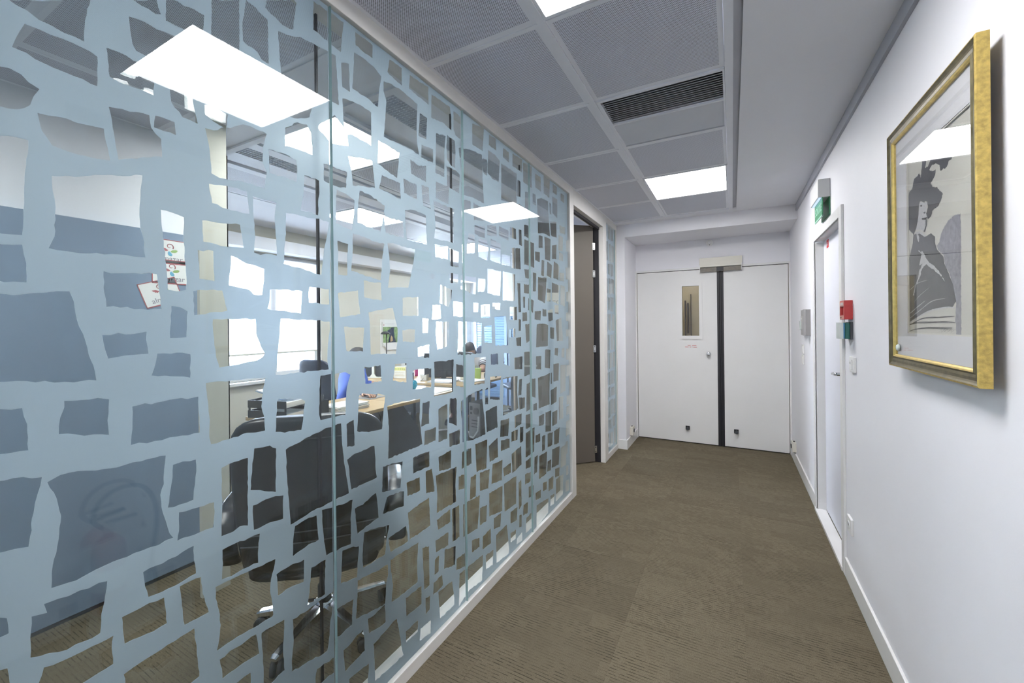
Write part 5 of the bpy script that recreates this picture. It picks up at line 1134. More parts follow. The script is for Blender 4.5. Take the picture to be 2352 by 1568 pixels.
# ---- people
def skinned(name, joints, links, m, parent, sub=2):
    me = bpy.data.meshes.new(name)
    keys = list(joints)
    me.from_pydata([joints[k][0] for k in keys], [(keys.index(a), keys.index(b)) for a, b in links], [])
    o = bpy.data.objects.new(name, me); COL.objects.link(o); o.parent = parent; W[o] = None
    md = o.modifiers.new('skin', 'SKIN'); md.use_smooth_shade = True
    for i, k in enumerate(keys):
        r = joints[k][1]
        me.skin_vertices[0].data[i].radius = r if isinstance(r, tuple) else (r, r)
        me.skin_vertices[0].data[i].use_root = (i == 0)
    o.modifiers.new('sub', 'SUBSURF').levels = sub
    o.modifiers['sub'].render_levels = sub
    me.materials.append(M[m])
    return o
def head(parent, c, rot, hair_long):
    """head with face, ears and hair; local face direction +y"""
    m = Matrix.Translation(c) @ rot
    def put(b, st):
        b.bm.verts.ensure_lookup_table()
        for v in b.bm.verts[st:]: v.co = m @ v.co
        return b
    b = B()
    rings = []
    for z, w, f, r in ((-.115, .025, .055, -.01), (-.105, .042, .078, -.03), (-.08, .056, .088, -.05), (-.04, .066, .090, -.075), (0, .072, .092, -.09), (.04, .075, .088, -.098), (.075, .068, .072, -.09), (.10, .05, .045, -.065), (.112, .025, .01, -.035)):
        rings.append([Vector((w * math.cos(a), (f if math.sin(a) > 0 else -r) * math.sin(a), z)) for a in [2 * PI * i / 20 for i in range(20)]])
    loft(b, rings)
    b.ball((0, .098, -.018), .016, .75, .9, 1.5, 10, 7)
    for s in (-1, 1): b.ball((s * .075, -.012, -.012), .026, .35, .7, 1.2, 10, 7)
    hd_ = put(b, 0).build('head', 'skin', parent)
    b = B()
    for s in (-1, 1): b.ball((s * .031, .083, .008), .011, 1, .6, .7, 10, 6)
    put(b, 0).build('eye', 'paper', hd_)
    b = B()
    for s in (-1, 1): b.ball((s * .031, .090, .008), .005, 1, .5, 1, 8, 6)
    for s in (-1, 1): b.tube([(s * .018, .091, .030), (s * .034, .089, .034), (s * .050, .078, .028)], .004, 6)
    put(b, 0).build('eyebrow', 'hair', hd_)
    b = B(); b.ball((0, .086, -.062), .02, 1.2, .4, .35, 12, 6)
    put(b, 0).build('mouth', 'logo_red', hd_)
    b = B()
    rings = []
    for z, w, f, r in ((-.03 if not hair_long else -.16, .070, -.02, -.085), (.0, .083, -.005, -.108), (.04, .088, .06, -.116), (.065, .086, .096, -.114), (.095, .072, .088, -.098), (.118, .05, .05, -.07), (.130, .02, .01, -.03)):
        rings.append([Vector((w * math.cos(a), (f if math.sin(a) > 0 else -r) * math.sin(a) if f > 0 else (-r * math.sin(a) if math.sin(a) < 0 else f), z)) for a in [2 * PI * i / 20 for i in range(20)]])
    loft(b, rings)
    put(b, 0).build('hair', 'hair', parent)
def hand(parent, c, d, up, side):
    """palm, four bent fingers and a thumb; d fingers, up back of hand"""
    d = Vector(d).normalized(); up = Vector(up); up = (up - d * up.dot(d)).normalized(); s = d.cross(up) * side
    c = Vector(c)
    b = B()
    rings = []
    for t_, w, h in ((-.005, .024, .017), (.02, .033, .016), (.05, .040, .014), (.078, .040, .012), (.086, .034, .008)):
        rings.append([c + d * t_ + s * (w * math.cos(a)) + up * (h * math.sin(a)) for a in [2 * PI * i / 12 for i in range(12)]])
    loft(b, rings)
    for i, (off, ln) in enumerate(((-.030, .068), (-.010, .080), (.011, .075), (.031, .058))):
        p0 = c + d * .072 + s * off
        b.tube([p0, p0 + d * ln * .45 + up * .004, p0 + d * ln * .78 - up * .008, p0 + d * ln - up * .022], [.0092, .0088, .008, .0065], 8)
    q = c + d * .02 - s * .032
    b.tube([q, q - s * .024 + d * .022 - up * .004, q - s * .030 + d * .050 - up * .012], [.0115, .010, .0075], 8)
    return b.build('hand', 'skin', parent)
def person(label, loc, face, J, hair_long, sweat, trou, headc, headrot, hands, sleeve_short=False):
    t = thing('person', label, 'person', loc, face, local=True)
    body = {'pelvis': ((0, -.02, .56), (.14, .11)), 'waist': (J['waist'], (.125, .095)), 'chest': (J['chest'], (.15, .105)), 'neckb': (J['neckb'], (.07, .06)), 'neck': (J['neck'], (.052, .052)),
            'shL': (J['shL'], .062), 'elL': (J['elL'], .042), 'wrL': (J['wrL'], .028), 'shR': (J['shR'], .062), 'elR': (J['elR'], .042), 'wrR': (J['wrR'], .028),
            'hipL': ((-.095, .02, .56), .085), 'knL': ((-.11, .42, .55), .062), 'anL': ((-.11, .46, .11), .042), 'toL': ((-.12, .60, .05), .036),
            'hipR': ((.095, .02, .56), .085), 'knR': ((.11, .42, .55), .062), 'anR': ((.11, .46, .11), .042), 'toR': ((.12, .60, .05), .036)}
    LK = [('pelvis', 'waist'), ('waist', 'chest'), ('chest', 'neckb'), ('neckb', 'neck'), ('chest', 'shL'), ('shL', 'elL'), ('elL', 'wrL'), ('chest', 'shR'), ('shR', 'elR'), ('elR', 'wrR'),
          ('pelvis', 'hipL'), ('hipL', 'knL'), ('knL', 'anL'), ('anL', 'toL'), ('pelvis', 'hipR'), ('hipR', 'knR'), ('knR', 'anR'), ('anR', 'toR')]
    skinned('body', body, LK, 'skin', t)
    g = lambda k, e: (body[k][0], tuple(x + e for x in body[k][1]) if isinstance(body[k][1], tuple) else body[k][1] + e)
    def lerp(a, c, t_): return tuple(x * (1 - t_) + y * t_ for x, y in zip(body[a][0], body[c][0]))
    up = {k: g(k, .012) for k in ('pelvis', 'waist', 'chest', 'neckb', 'shL', 'shR')}
    lk = [('pelvis', 'waist'), ('waist', 'chest'), ('chest', 'neckb'), ('chest', 'shL'), ('chest', 'shR')]
    for s in 'LR':
        if sleeve_short:
            up['sl' + s] = (lerp('sh' + s, 'el' + s, .6), .060); lk.append(('sh' + s, 'sl' + s))
        else:
            up['el' + s] = g('el' + s, .012); up['sl' + s] = (lerp('el' + s, 'wr' + s, .9), .040); lk += [('sh' + s, 'el' + s), ('el' + s, 'sl' + s)]
    skinned('sweater' if not sleeve_short else 'striped_shirt', up, lk, sweat, t)
    tr = {k: g(k, .013) for k in ('pelvis', 'hipL', 'knL', 'anL', 'hipR', 'knR', 'anR')}
    skinned('trousers', tr, [('pelvis', 'hipL'), ('hipL', 'knL'), ('knL', 'anL'), ('pelvis', 'hipR'), ('hipR', 'knR'), ('knR', 'anR')], trou, t)
    for s in (-1, 1):
        loft(B(), [sup(s * .115, .52, z, hw, hd, .8, 'z') for z, hw, hd in ((.003, .045, .13), (.03, .047, .132), (.07, .042, .11), (.095, .035, .07))]).build('shoe', 'black_plastic', t)
    head(t, Vector(headc), headrot, hair_long)
    for c, d, u, sd in hands: hand(t, c, d, u, sd)
    return t
p1 = person('person in a blue sweater sitting at the oak desk with hand on a mouse', (-3.58, 3.00, 0), -.30,
       dict(waist=(0, .03, .70), chest=(0, .07, .865), neckb=(0, .10, .96), neck=(0, .115, 1.0), shL=(-.17, .08, .905), elL=(-.22, .22, .74), wrL=(-.10, .38, .775), shR=(.17, .08, .905), elR=(.30, .06, .745), wrR=(.50, -.03, .775)),
       False, 'sweater_blue', 'navy', (0, .135, 1.06), Matrix.Rotation(-.3, 4, 'X'), [((-.09, .39, .775), (.5, .8, -.05), (0, 0, 1), 1), ((.508, -.03, .777), (.90, .10, -.06), (0, 0, 1), -1)])
p2 = person('dark haired woman in a striped shirt bent over the rear desk', (-3.48, 5.36, 0), PI,
       dict(waist=(0, .02, .69), chest=(0, .07, .84), neckb=(0, .115, .94), neck=(0, .145, .98), shL=(-.17, .08, .885), elL=(-.25, .24, .75), wrL=(-.22, .45, .775), shR=(.17, .08, .885), elR=(.21, .22, .75), wrR=(.10, .44, .775)),
       True, 'shirt_white', 'navy', (0, .20, 1.035), Matrix.Rotation(-.75, 4, 'X'), [((-.215, .46, .772), (.1, 1, -.05), (0, 0, 1), 1), ((.095, .45, .772), (-.1, 1, -.05), (0, 0, 1), -1)], True)
for s in (-1, 1):
    for i in range(3):
        a_ = Vector((s * .17, .08, .885)); e_ = Vector((-.25 if s < 0 else .21, .24 if s < 0 else .22, .75))
        q = a_.lerp(e_, .25 + .17 * i); dd = (e_ - a_).normalized() * .005
        B().tube([q - dd, q + dd], .066 - .004 * i, 16).build('sleeve_stripe', 'black_plastic', p2)

# ---- things on the oak desk
mp_ = thing('mouse_pad', 'grey mouse pad under the hand on the oak desk', 'mouse pad', (-3.02, 2.82, .741), local=True)
B().box(-.11, -.10, 0, .09, .11, .003, bev=.001).build('pad', 'grey_plastic', mp_)
ms = thing('mouse', 'black computer mouse on the grey pad under the hand', 'mouse', (-3.04, 2.86, .7442), local=True)
b = B(); b.ball((0, 0, .012), .03, .95, 1.6, .55); b.build('shell', 'black_plastic', ms)
B().tube([(0, .03, .0295), (0, .04, .026)], .004, 8).build('wheel', 'grey_plastic_light', ms)
def sheets(x, y, n, label, w=.21, h=.297, z=.741, rot=0.0, m='paper', th=.0012, grp=None):
    t = thing('paper_stack', label, 'papers', (x, y, z), rot, local=True, group=grp)
    rr_ = random.Random(int(abs(x * 977 + y * 131)))
    for i in range(n):
        mm = Matrix.Translation((rr_.uniform(-.008, .008), rr_.uniform(-.008, .008), i * th * 1.05)) @ Matrix.Rotation(rr_.uniform(-.09, .09), 4, 'Z')
        B().box(-w / 2, -h / 2, 0, w / 2, h / 2, th, m=mm).build('sheet', m, t)
    return t
sheets(-2.78, 2.32, 10, 'thick stack of white paper on the near edge of the oak desk', th=.0045)
sheets(-2.75, 3.42, 3, 'loose white sheets at the far end of the oak desk', w=.30, h=.32)
bx_ = thing('pen_box', 'tall black desk box beside the white paper stack', 'desk box', (-2.80, 2.10, .741), local=True)
B().box(-.045, -.045, 0, .045, .045, .006).box(-.045, -.045, 0, -.04, .045, .11).box(.04, -.045, 0, .045, .045, .11).box(-.045, -.045, 0, .045, -.04, .11).box(-.045, .04, 0, .045, .045, .11).build('box', 'black_plastic', bx_)
for i in range(4): B().tube([(-.02 + .013 * i, .0, .01), (-.03 + .02 * i, .01, .15)], .004, 6).build('pen', 'dark_grey', bx_)
ty = thing('document_tray', 'black two tier document tray full of papers on the oak desk', 'document tray', (-3.06, 1.95, .741), .25, local=True)
for z in (.0, .075):
    b = B(); b.box(-.17, -.125, z, .17, .125, z + .004).box(-.17, -.125, z, .17, -.121, z + .055).box(-.17, .121, z, .17, .125, z + .055).box(-.17, -.125, z, -.166, .125, z + .055)
    tr_ = b.build('tray', 'black_plastic', ty)
    B().box(-.15, -.11, z + .005, .16, .11, z + .03 + .012 * (z > 0)).build('papers', 'paper', tr_)
for x in (-.16, .16):
    for y in (-.119, .119): B().box(x - .006, y - .004, .05, x + .006, y + .004, .078).build('riser', 'black_plastic', ty)
fo = thing('folder', 'blue and white folder leaning on the document tray', 'folder', (-3.06, 1.95, .905), .1, local=True)
B().box(-.14, -.10, 0, .14, .10, .004, m=Matrix.Rotation(.18, 4, 'Y')).build('cover', 'cabinet_blue', fo)
B().box(-.135, -.095, .004, .135, .095, .012, m=Matrix.Rotation(.18, 4, 'Y')).build('sheets', 'paper_bright', fo)
pm = thing('pompom', 'fuzzy teal pompom ball at the far end of the oak desk', 'pompom', (-2.98, 3.34, .741), local=True)
b = B(); b.ball((0, 0, .05), .045); rr_ = random.Random(3)
for i in range(150):
    d = Vector((rr_.gauss(0, 1), rr_.gauss(0, 1), rr_.gauss(0, 1))).normalized()
    b.tube([Vector((0, 0, .05)) + d * .04, Vector((0, 0, .052)) + d * .058], [.005, .002], 4)
b.build('tufts', 'teal', pm)
# ---- things on the rear desk
sp = thing('speaker_holder', 'cream holder with two black panels at the window end of rear desk', 'speaker', (-4.16, 3.95, .741), .35, local=True)
b = B(); b.box(-.125, -.06, .190, .125, .06, .205, bev=.004).box(-.125, -.06, 0, .125, .06, .012, bev=.004)
b.prism([(-.05, .012), (-.016, .05), (-.014, .15), (-.05, .19), (.05, .19), (.014, .15), (.016, .05), (.05, .012)], 'y', -.06, .06)
b.build('stand', 'cream_plastic', sp)
for s in (-1, 1): B().box(s * .022, -.045, .014, s * .122, .055, .188, bev=.012).build('speaker_box', 'black_plastic', sp)
sheets(-4.16, 3.95, 4, 'small pile of papers lying on the cream speaker holder', w=.16, h=.10, z=.9465, rot=.35, th=.004)
lf = thing('lime_pouch', 'lime green pouch on top of the cream speaker holder', 'pouch', (-4.09, 3.975, .9655), local=True)
b = B(); b.ball((0, 0, .024), .04, 1.1, .6, .6); b.build('pouch', 'lime', lf)
yb = thing('carton', 'yellow printed carton standing on the rear desk', 'box', (-3.80, 4.06, .741), .25, local=True)
B().box(-.085, -.05, 0, .085, .05, .145, bev=.002).build('carton', 'cream_plastic', yb)
B().box(-.080, -.0508, .10, .080, -.05, .14).build('printed_band', 'yellow_box', yb)
b = B()
for i in range(6): b.ball((-.065 + .026 * i, -.0512, .12), .010, 1, .1, 1, 8, 5)
b.build('printed_fruit', 'logo_green', yb)
B().box(-.07, -.0508, .03, .07, -.05, .035).box(-.07, -.0508, .05, .05, -.05, .054).box(-.07, -.0508, .07, .06, -.05, .074).build('printed_lines', 'oak', yb)
wbx = thing('carton', 'white carton standing behind the yellow one on rear desk', 'box', (-3.88, 4.26, .741), .2, local=True)
B().box(-.07, -.04, 0, .07, .04, .235, bev=.002).build('carton', 'white_plastic', wbx)
B().box(-.012, -.0408, .15, .012, -.04, .21).build('printed_mark', 'navy', wbx)
pb = thing('bottle', 'small magenta bottle on the rear desk beside the cartons', 'bottle', (-3.76, 4.30, .741), local=True)
B().lathe([(.022, 0), (.024, .01), (.024, .10), (.010, .125), (.010, .15)], (0, 0, 0), 'z', 16).build('body', 'magenta', pb)
B().lathe([(.012, .15), (.012, .175)], (0, 0, 0), 'z', 12).build('cap', 'black_plastic', pb)
bg = thing('handbag', 'soft black handbag on the rear desk behind the phone', 'bag', (-3.50, 4.56, .741), .3, local=True)
loft(B(), [sup(0, 0, z, hw, hd, .7, 'z') for z, hw, hd in ((0, .16, .07), (.02, .18, .085), (.09, .17, .08), (.15, .13, .05), (.175, .09, .02))]).build('bag', 'black_leather', bg)
B().tube([(-.09, 0, .15), (-.06, 0, .21), (.06, 0, .21), (.09, 0, .15)], .007, 6).build('strap', 'black_leather', bg)
ph = thing('charger', 'cream phone charger cradle on the rear desk left of the monitors', 'charger', (-3.37, 4.00, .741), .2, local=True)
B().prism([(-.04, 0), (.04, 0), (.045, .075), (.03, .07), (.012, .055), (-.012, .055), (-.03, .07), (-.045, .075)], 'y', -.03, .03).build('cradle', 'cream_plastic', ph)
B().tube([(0, -.03, .03), (.005, -.06, .01), (.01, -.18, .005)], .003, 6).build('cord', 'black_plastic', ph)
ob_ = thing('organizer', 'brown desk organizer box behind the cream charger', 'desk box', (-3.45, 4.30, .741), .2, local=True)
B().box(-.10, -.06, 0, .10, .06, .15, bev=.003).build('box', 'door_brown', ob_)
B().box(-.10, -.06, .15, .10, .06, .158).build('lid', 'cream_plastic', ob_)
bn = thing('pen_cup', 'dark blue pen cup on the rear desk edge by the charger', 'cup', (-3.50, 3.90, .741), local=True)
B().lathe([(.035, 0), (.038, .10), (.034, .10), (.032, .01)], (0, 0, 0), 'z', 18).build('cup', 'navy', bn)
B().lathe([(.039, .095), (.039, .105)], (0, 0, 0), 'z', 18).build('rim', 'cabinet_frame', bn)
sheets(-3.06, 3.98, 6, 'spread of bright papers under the left monitor on rear desk', w=.3, h=.24, rot=.2, m='paper_bright', th=.003)
sheets(-2.76, 4.16, 4, 'white papers at the aisle corner of the rear desk', w=.2, h=.26, rot=-.2, th=.003)
gc = thing('tote', 'lime green gift bag on the rear desk near the woman', 'bag', (-2.86, 4.40, .741), .4, local=True)
B().prism([(-.045, 0), (.045, 0), (.055, .13), (-.055, .13)], 'y', -.025, .025).build('bag', 'lime', gc)
B().tube([(-.02, 0, .13), (-.01, 0, .165), (.01, 0, .165), (.02, 0, .13)], .003, 6).build('strap', 'lime', gc)
hb = thing('headset', 'black headset lying on the rear desk beside the lime bag', 'headset', (-2.73, 4.52, .741), .6, local=True)
B().tube([(-.07, 0, .03), (-.06, 0, .09), (0, 0, .12), (.06, 0, .09), (.07, 0, .03)], .006, 8).build('band', 'black_plastic', hb)
for s in (-1, 1): B().lathe([(.03, -.012), (.034, 0), (.03, .012)], (s * .07, 0, .035), 'x', 16).build('ear_pad', 'black_plastic', hb)
lp = thing('desk_lamp', 'thin black mushroom lamp on the rear desk before the calendar', 'lamp', (-3.93, 3.93, .741), local=True)
B().lathe([(.075, 0), (.075, .01), (.02, .016)], (0, 0, 0), 'z', 20).build('base', 'black_plastic', lp)
B().tube([(0, 0, .012), (0, 0, .575)], .006, 8).build('pole', 'black_plastic', lp)
B().lathe([(.058, .57), (.06, .575), (.05, .592), (.025, .604), (.006, .608)], (-.018, 0, 0), 'z', 20).build('shade', 'black_plastic', lp)
# ---- on the office window wall
po = thing('wall_sheet', 'pale sheet on the cream wall behind the dog calendar', 'sheet', (XO + .001, 4.56, 1.0))
B().box(XO + .001, 4.42, .95, XO + .004, 4.80, 1.515).build('sheet', 'paper', po)
cal = thing('calendar', 'wall calendar with a photo of a black dog on grass', 'calendar', (XO + .005, 4.6, 1.1))
B().box(XO + .005, 4.455, 1.115, XO + .016, 4.775, 1.475).build('pad', 'paper', cal)
B().box(XO + .016, 4.465, 1.17, XO + .0175, 4.765, 1.405).build('photo', 'photo_green', cal)
B().prism([(4.565, 1.17), (4.58, 1.23), (4.60, 1.27), (4.585, 1.30), (4.565, 1.29), (4.545, 1.325), (4.565, 1.355), (4.60, 1.365), (4.635, 1.395), (4.69, 1.398), (4.685, 1.32), (4.695, 1.25), (4.73, 1.17)], 'x', XO + .0175, XO + .0185).build('printed_dog', 'navy', cal)
B().prism([(4.61, 1.18), (4.615, 1.23), (4.63, 1.275), (4.655, 1.25), (4.66, 1.19)], 'x', XO + .0185, XO + .0195).build('printed_chest', 'oak', cal)
B().prism([(4.475, 1.425), (4.482, 1.445), (4.492, 1.44), (4.490, 1.42)], 'x', XO + .016, XO + .017).build('emblem', 'logo_red', cal)
B().box(XO + .016, 4.51, 1.450, XO + .017, 4.70, 1.455).box(XO + .016, 4.54, 1.432, XO + .017, 4.68, 1.436).build('printed_line', 'logo_pale', cal)
B().prism([(4.46, 1.165), (4.77, 1.165), (4.80, 1.06), (4.54, 1.06)], 'x', XO + .020, XO + .022).build('turned_page', 'paper_bright', cal)
pc = thing('drawing', 'white sheet with a small red photo on the window wall', 'sheet', (XO + .001, 5.37, .86))
B().box(XO + .001, 5.255, .84, XO + .003, 5.249, .841).build('pin', 'steel', pc)
B().box(XO + .001, 5.06, .86, XO + .003, 5.24, 1.12).build('sheet', 'paper_bright', pc)
B().box(XO + .003, 5.08, .93, XO + .004, 5.20, 1.05).build('photo', 'photo_red', pc)
B().box(XO + .004, 5.085, .932, XO + .005, 5.195, .97).build('photo_band', 'photo_blue', pc)
B().prism([(5.10, .98), (5.17, .98), (5.18, 1.02), (5.15, 1.03), (5.10, 1.025)], 'x', XO + .004, XO + .005).build('photo_subject', 'paper', pc)
# ---- computer on the floor and its cable
cp = thing('computer_tower', 'dark computer tower on the floor under the rear desk', 'computer', (-2.80, 4.50, 0), -.12, local=True)
B().box(-.095, -.21, .004, .095, .22, .455, bev=.004).build('case', 'dark_grey', cp)
B().box(-.088, -.213, .02, .088, -.21, .45).build('rear_plate', 'grey_plastic', cp)
B().lathe([(.045, 0), (.045, -.003)], (.025, -.2135, .35), 'y', 24).build('fan_recess', 'black_plastic', cp)
b = B()
for r_ in (.012, .024, .036, .044): b.tube([(.025 + r_ * math.cos(2 * PI * i / 20), -.218, .35 + r_ * math.sin(2 * PI * i / 20)) for i in range(20)], .0016, 5, closed=True)
b.box(-.02, -.219, .349, .07, -.217, .351).box(.024, -.219, .305, .026, -.217, .395).build('fan_guard', 'grey_plastic_light', cp)
B().box(-.07, -.215, .36, -.035, -.2132, .41).box(-.07, -.215, .31, -.04, -.2132, .335).box(-.05, -.215, .23, .05, -.2132, .24).box(-.05, -.215, .19, .05, -.2132, .20).box(-.05, -.215, .15, .05, -.2132, .16).build('port', 'black_plastic', cp)
cb = thing('cable', 'white spiral cable curling over the office floor', 'cable', (-3.2, 4.5, 0))
cp_ = [(-3.48, 4.36, .02), (-3.39, 4.47, .02), (-3.23, 4.53, .02), (-3.05, 4.50, .02), (-2.92, 4.32, .02), (-2.80, 4.22, .04), (-2.72, 4.20, .14), (-2.73, 4.23, .25), (-2.76, 4.275, .29)]
fine = []
for i in range(len(cp_) - 1):
    for q in range(14): fine.append(Vector(cp_[i]).lerp(Vector(cp_[i + 1]), q / 14))
B().tube(fine, [.010 + (.003 if (i % 3) == 0 else 0) for i in range(len(fine))], 8).build('tube', 'white_plastic', cb)
c2 = thing('cable', 'grey cable hanging behind the near desk', 'cable', (-3.1, 3.1, 0))
B().tube([(-3.16, 2.86, .68), (-3.13, 2.98, .62), (-3.13, 3.05, .50), (-3.14, 3.03, .38), (-3.15, 3.02, .2), (-3.12, 3.05, .012)], .010, 8).build('cable_sleeve', 'grey_plastic_light', c2)
B().tube([(-3.16, 2.95, .70), (-3.10, 3.20, .55), (-3.10, 3.30, .35), (-3.12, 3.32, .10)], .004, 6).build('wire', 'black_plastic', c2)

# ---- blue tambour cabinets along the end wall
def tambour(x0, x1, label):
    t = thing('tambour_cabinet', label, 'cabinet', ((x0 + x1) / 2, 6.58, 0), group=None)
    y0, y1 = 6.36, 6.78
    b = B()
    b.box(x0, y0, .0, x0 + .05, y1, 1.57).box(x1 - .05, y0, 0, x1, y1, 1.57).box(x0 + .05, y0 + .03, 0, x1 - .05, y1, .13).box(x0 + .05, y1 - .02, .13, x1 - .05, y1, 1.55)
    b.box(x0 + .05, y0, .70, x1 - .05, y1 - .02, .73).box(x0 + .05, y0, .86, x1 - .05, y1 - .02, .89)
    b.build('carcass', 'cabinet_frame', t)
    B().box(x0 - .01, y0 - .015, 1.57, x1 + .01, y1, 1.60, bev=.003).build('top', 'white_plastic', t)
    for za, zb in ((.13, .70), (.89, 1.57)):
        n = int((zb - za) / .045)
        for i in range(n):
            z = za + (zb - za) * i / n
            B().box(x0 + .05, y0 + .012, z + .002, x1 - .05, y0 + .024, z + (zb - za) / n - .002, bev=.003).build('slat', 'cabinet_blue', t)
    B().box(x0 + .05, y0 + .05, .735, x1 - .05, y0 + .06, .77).box(x0 + .05, y0 + .05, .80, x1 - .05, y0 + .06, .835).build('file_tray', 'navy', t)
    return t
tambour(-4.18, -3.50, 'blue tambour cabinet by the window wall at the office end')
tambour(-3.47, -2.55, 'blue tambour cabinet in the middle of the office end wall')
tambour(-2.52, -1.60, 'blue tambour cabinet behind the open brown door')
for i, (x, ww, hh, lb_) in enumerate(((-4.03, .10, .17, 'white archive box on the first blue cabinet, left one'), (-3.91, .10, .16, 'white archive box on the first blue cabinet, right one'))):
    t = thing('archive_box', lb_, 'box', (x, 6.5, 1.6005), group='archive boxes on the blue cabinets')
    B().box(x - ww / 2, 6.40, 1.601, x + ww / 2, 6.66, 1.6 + hh, bev=.003).build('box', 'white_plastic', t)
    B().box(x - ww / 2 + .02, 6.398, 1.66, x + ww / 2 - .02, 6.40, 1.70).build('spine_label', 'logo_pale', t)
pf = thing('picture', 'small framed line drawing standing on the blue cabinet', 'picture', (-3.70, 6.47, 1.6005), local=True)
B().box(-.10, -.005, 0, .10, .01, .17, bev=.002).build('frame', 'grey_plastic_light', pf)
B().box(-.09, -.007, .01, .09, -.005, .16).build('sheet', 'paper', pf)
B().tube([(-.07, -.008, .13), (-.04, -.008, .09), (.0, -.008, .06), (.03, -.008, .03)], .003, 5).tube([(.02, -.008, .12), (.05, -.008, .10), (.03, -.008, .09), (.06, -.008, .08)], .003, 5).build('drawn_line', 'logo_pale', pf)
tb = thing('box', 'white box on the blue cabinet nearest the open door', 'box', (-3.28, 6.5, 1.6005), local=True)
B().box(-.09, -.1, 0, .09, .1, .15, bev=.003).build('carton', 'white_plastic', tb)
B().box(-.09, -.102, .012, .09, -.1, .022).build('tape', 'cabinet_blue', tb)
# skirting in the office
shell('baseboard_office', 'white skirting board along the office end and window walls', 'baseboard', [(XO, 1.5, 0, XO + .012, 6.8, .1), (XO, 1.5, 0, -2.88, 1.512, .1), (XO, 6.788, 0, -1.27, 6.8, .1)], 'trim_white', .002)

# ================================================================== CORRIDOR OBJECTS
# ---- framed print on the right wall
ART = """plume 17210,19170 16860,19070 16950,18940 17020,18750 16870,18730 16690,18820 16400,18910 16050,18840 15680,18720 15300,18550 15320,18410 15480,18430 15590,18300 15990,18340 16040,18510 16290,18650 16530,18670 16740,18600 16460,18470 16290,18470 16340,18310 16540,18210 16630,18180 16470,18010 16230,17940 16000,17770 15850,17630 15970,17490 16120,17390 16520,17350 16650,17200 16860,17170 16990,17370 16850,17520 16890,17710 17150,17740 17430,17850 17520,17690 17530,17460 17630,17250 17730,17080 17980,16890 18330,17120 18540,17360 18640,17720 18370,17890 18410,18230 18300,18360 18040,18450 17880,18680 17450,18720 17360,18560 17260,18860
coat 17980,16890 17640,16920 17310,16760 17000,16670 16660,16700 16380,16550 16380,16330 16390,16380 16250,16150 16020,16000 15840,15870 15800,15680 15580,15430 15330,15100 15220,14850 15140,14610 15350,14460 16640,14440 17390,14290 18690,13960 19250,14010 19250,15270 19230,16010 18370,16180 18200,16430 18040,16650 18010,16830
shade 14860,16870 15240,16880 15580,16820 15800,16700 15990,16550 16110,16350 16010,16400 16270,16280 16200,16140 15840,15930 15750,15630 15500,15360 15220,14850 15140,14570 15190,14180 15160,13720 14880,13710 14850,16250
face 17430,17830 17160,17710 16890,17690 16900,17530 16990,17370 16900,17220 16950,16990 17090,16810 17450,16960 17780,17010 17630,17250 17530,17500 17500,17700
eye 17430,17720 17250,17700 17270,17650 17380,17660
nose 17180,17440 17030,17430 17010,17380 17140,17390
mouth 17370,17290 17170,17260 16900,17240 16990,17170 17210,17210
cheek 16930,17190 16930,16990 17070,16810 17180,16850 17020,17000 17040,17160
collar 17880,16930 17500,16930 17000,16690 17090,16670 17450,16840 17620,16860 17500,16720 17570,16580 17670,16710 17730,16880
hands 17630,16340 17230,16230 17020,16020 16810,15850 16410,15690 16030,15430 15810,15220 15760,15190 15940,15320 16310,15510 16710,15690 17020,15820 17300,15730 17410,15650 17390,15550 17830,15220 17990,14920 18070,14930 17920,15220 17620,15480 17530,15690 17300,15870 17520,15840 17430,16030 17340,16180
L8 19190,16060 18770,16140 18370,16170
L7 19190,15930 18770,16000 18410,16020
L6 19200,15740 18780,15830 18440,15840
L5 19220,15010 18660,15050 17650,15300 16930,15330
L5 17970,14720 17490,14910 16830,15090
L9 18480,14310 17730,14540 17100,14720
L8 18550,14140 17500,14440 16630,14680 15770,14720
L14 18620,13990 17390,14290 16640,14410 15650,14470 15180,14430
D12 18630,13920 17280,14180 16250,14200 15230,14220
D14 18630,13960 17690,14050 16750,14060 15790,14070 15200,14050
D9 18700,13710 17870,13840 16860,13900 15360,13910
D7 17930,13820 17020,13880 16070,13880 15380,13880
D6 18490,14010 18100,14210 17680,14300
D3 16140,13780 15970,13900 16020,13780 15790,13880 15840,13800 15620,13870 15600,13800 15400,13890 15420,13790 15200,13870
D3 18320,13370 17940,13390
D3 17880,13400 17530,13410
D3 18320,13240 17880,13260
D3 17790,13270 16950,13310"""
fr = thing('framed_print', 'gilt framed charcoal print of a figure in a plumed hat on the right wall', 'picture', (XW, 1.66, 1.25))
fy0, fy1, fz0, fz1 = 1.352, 1.974, 1.252, 2.076
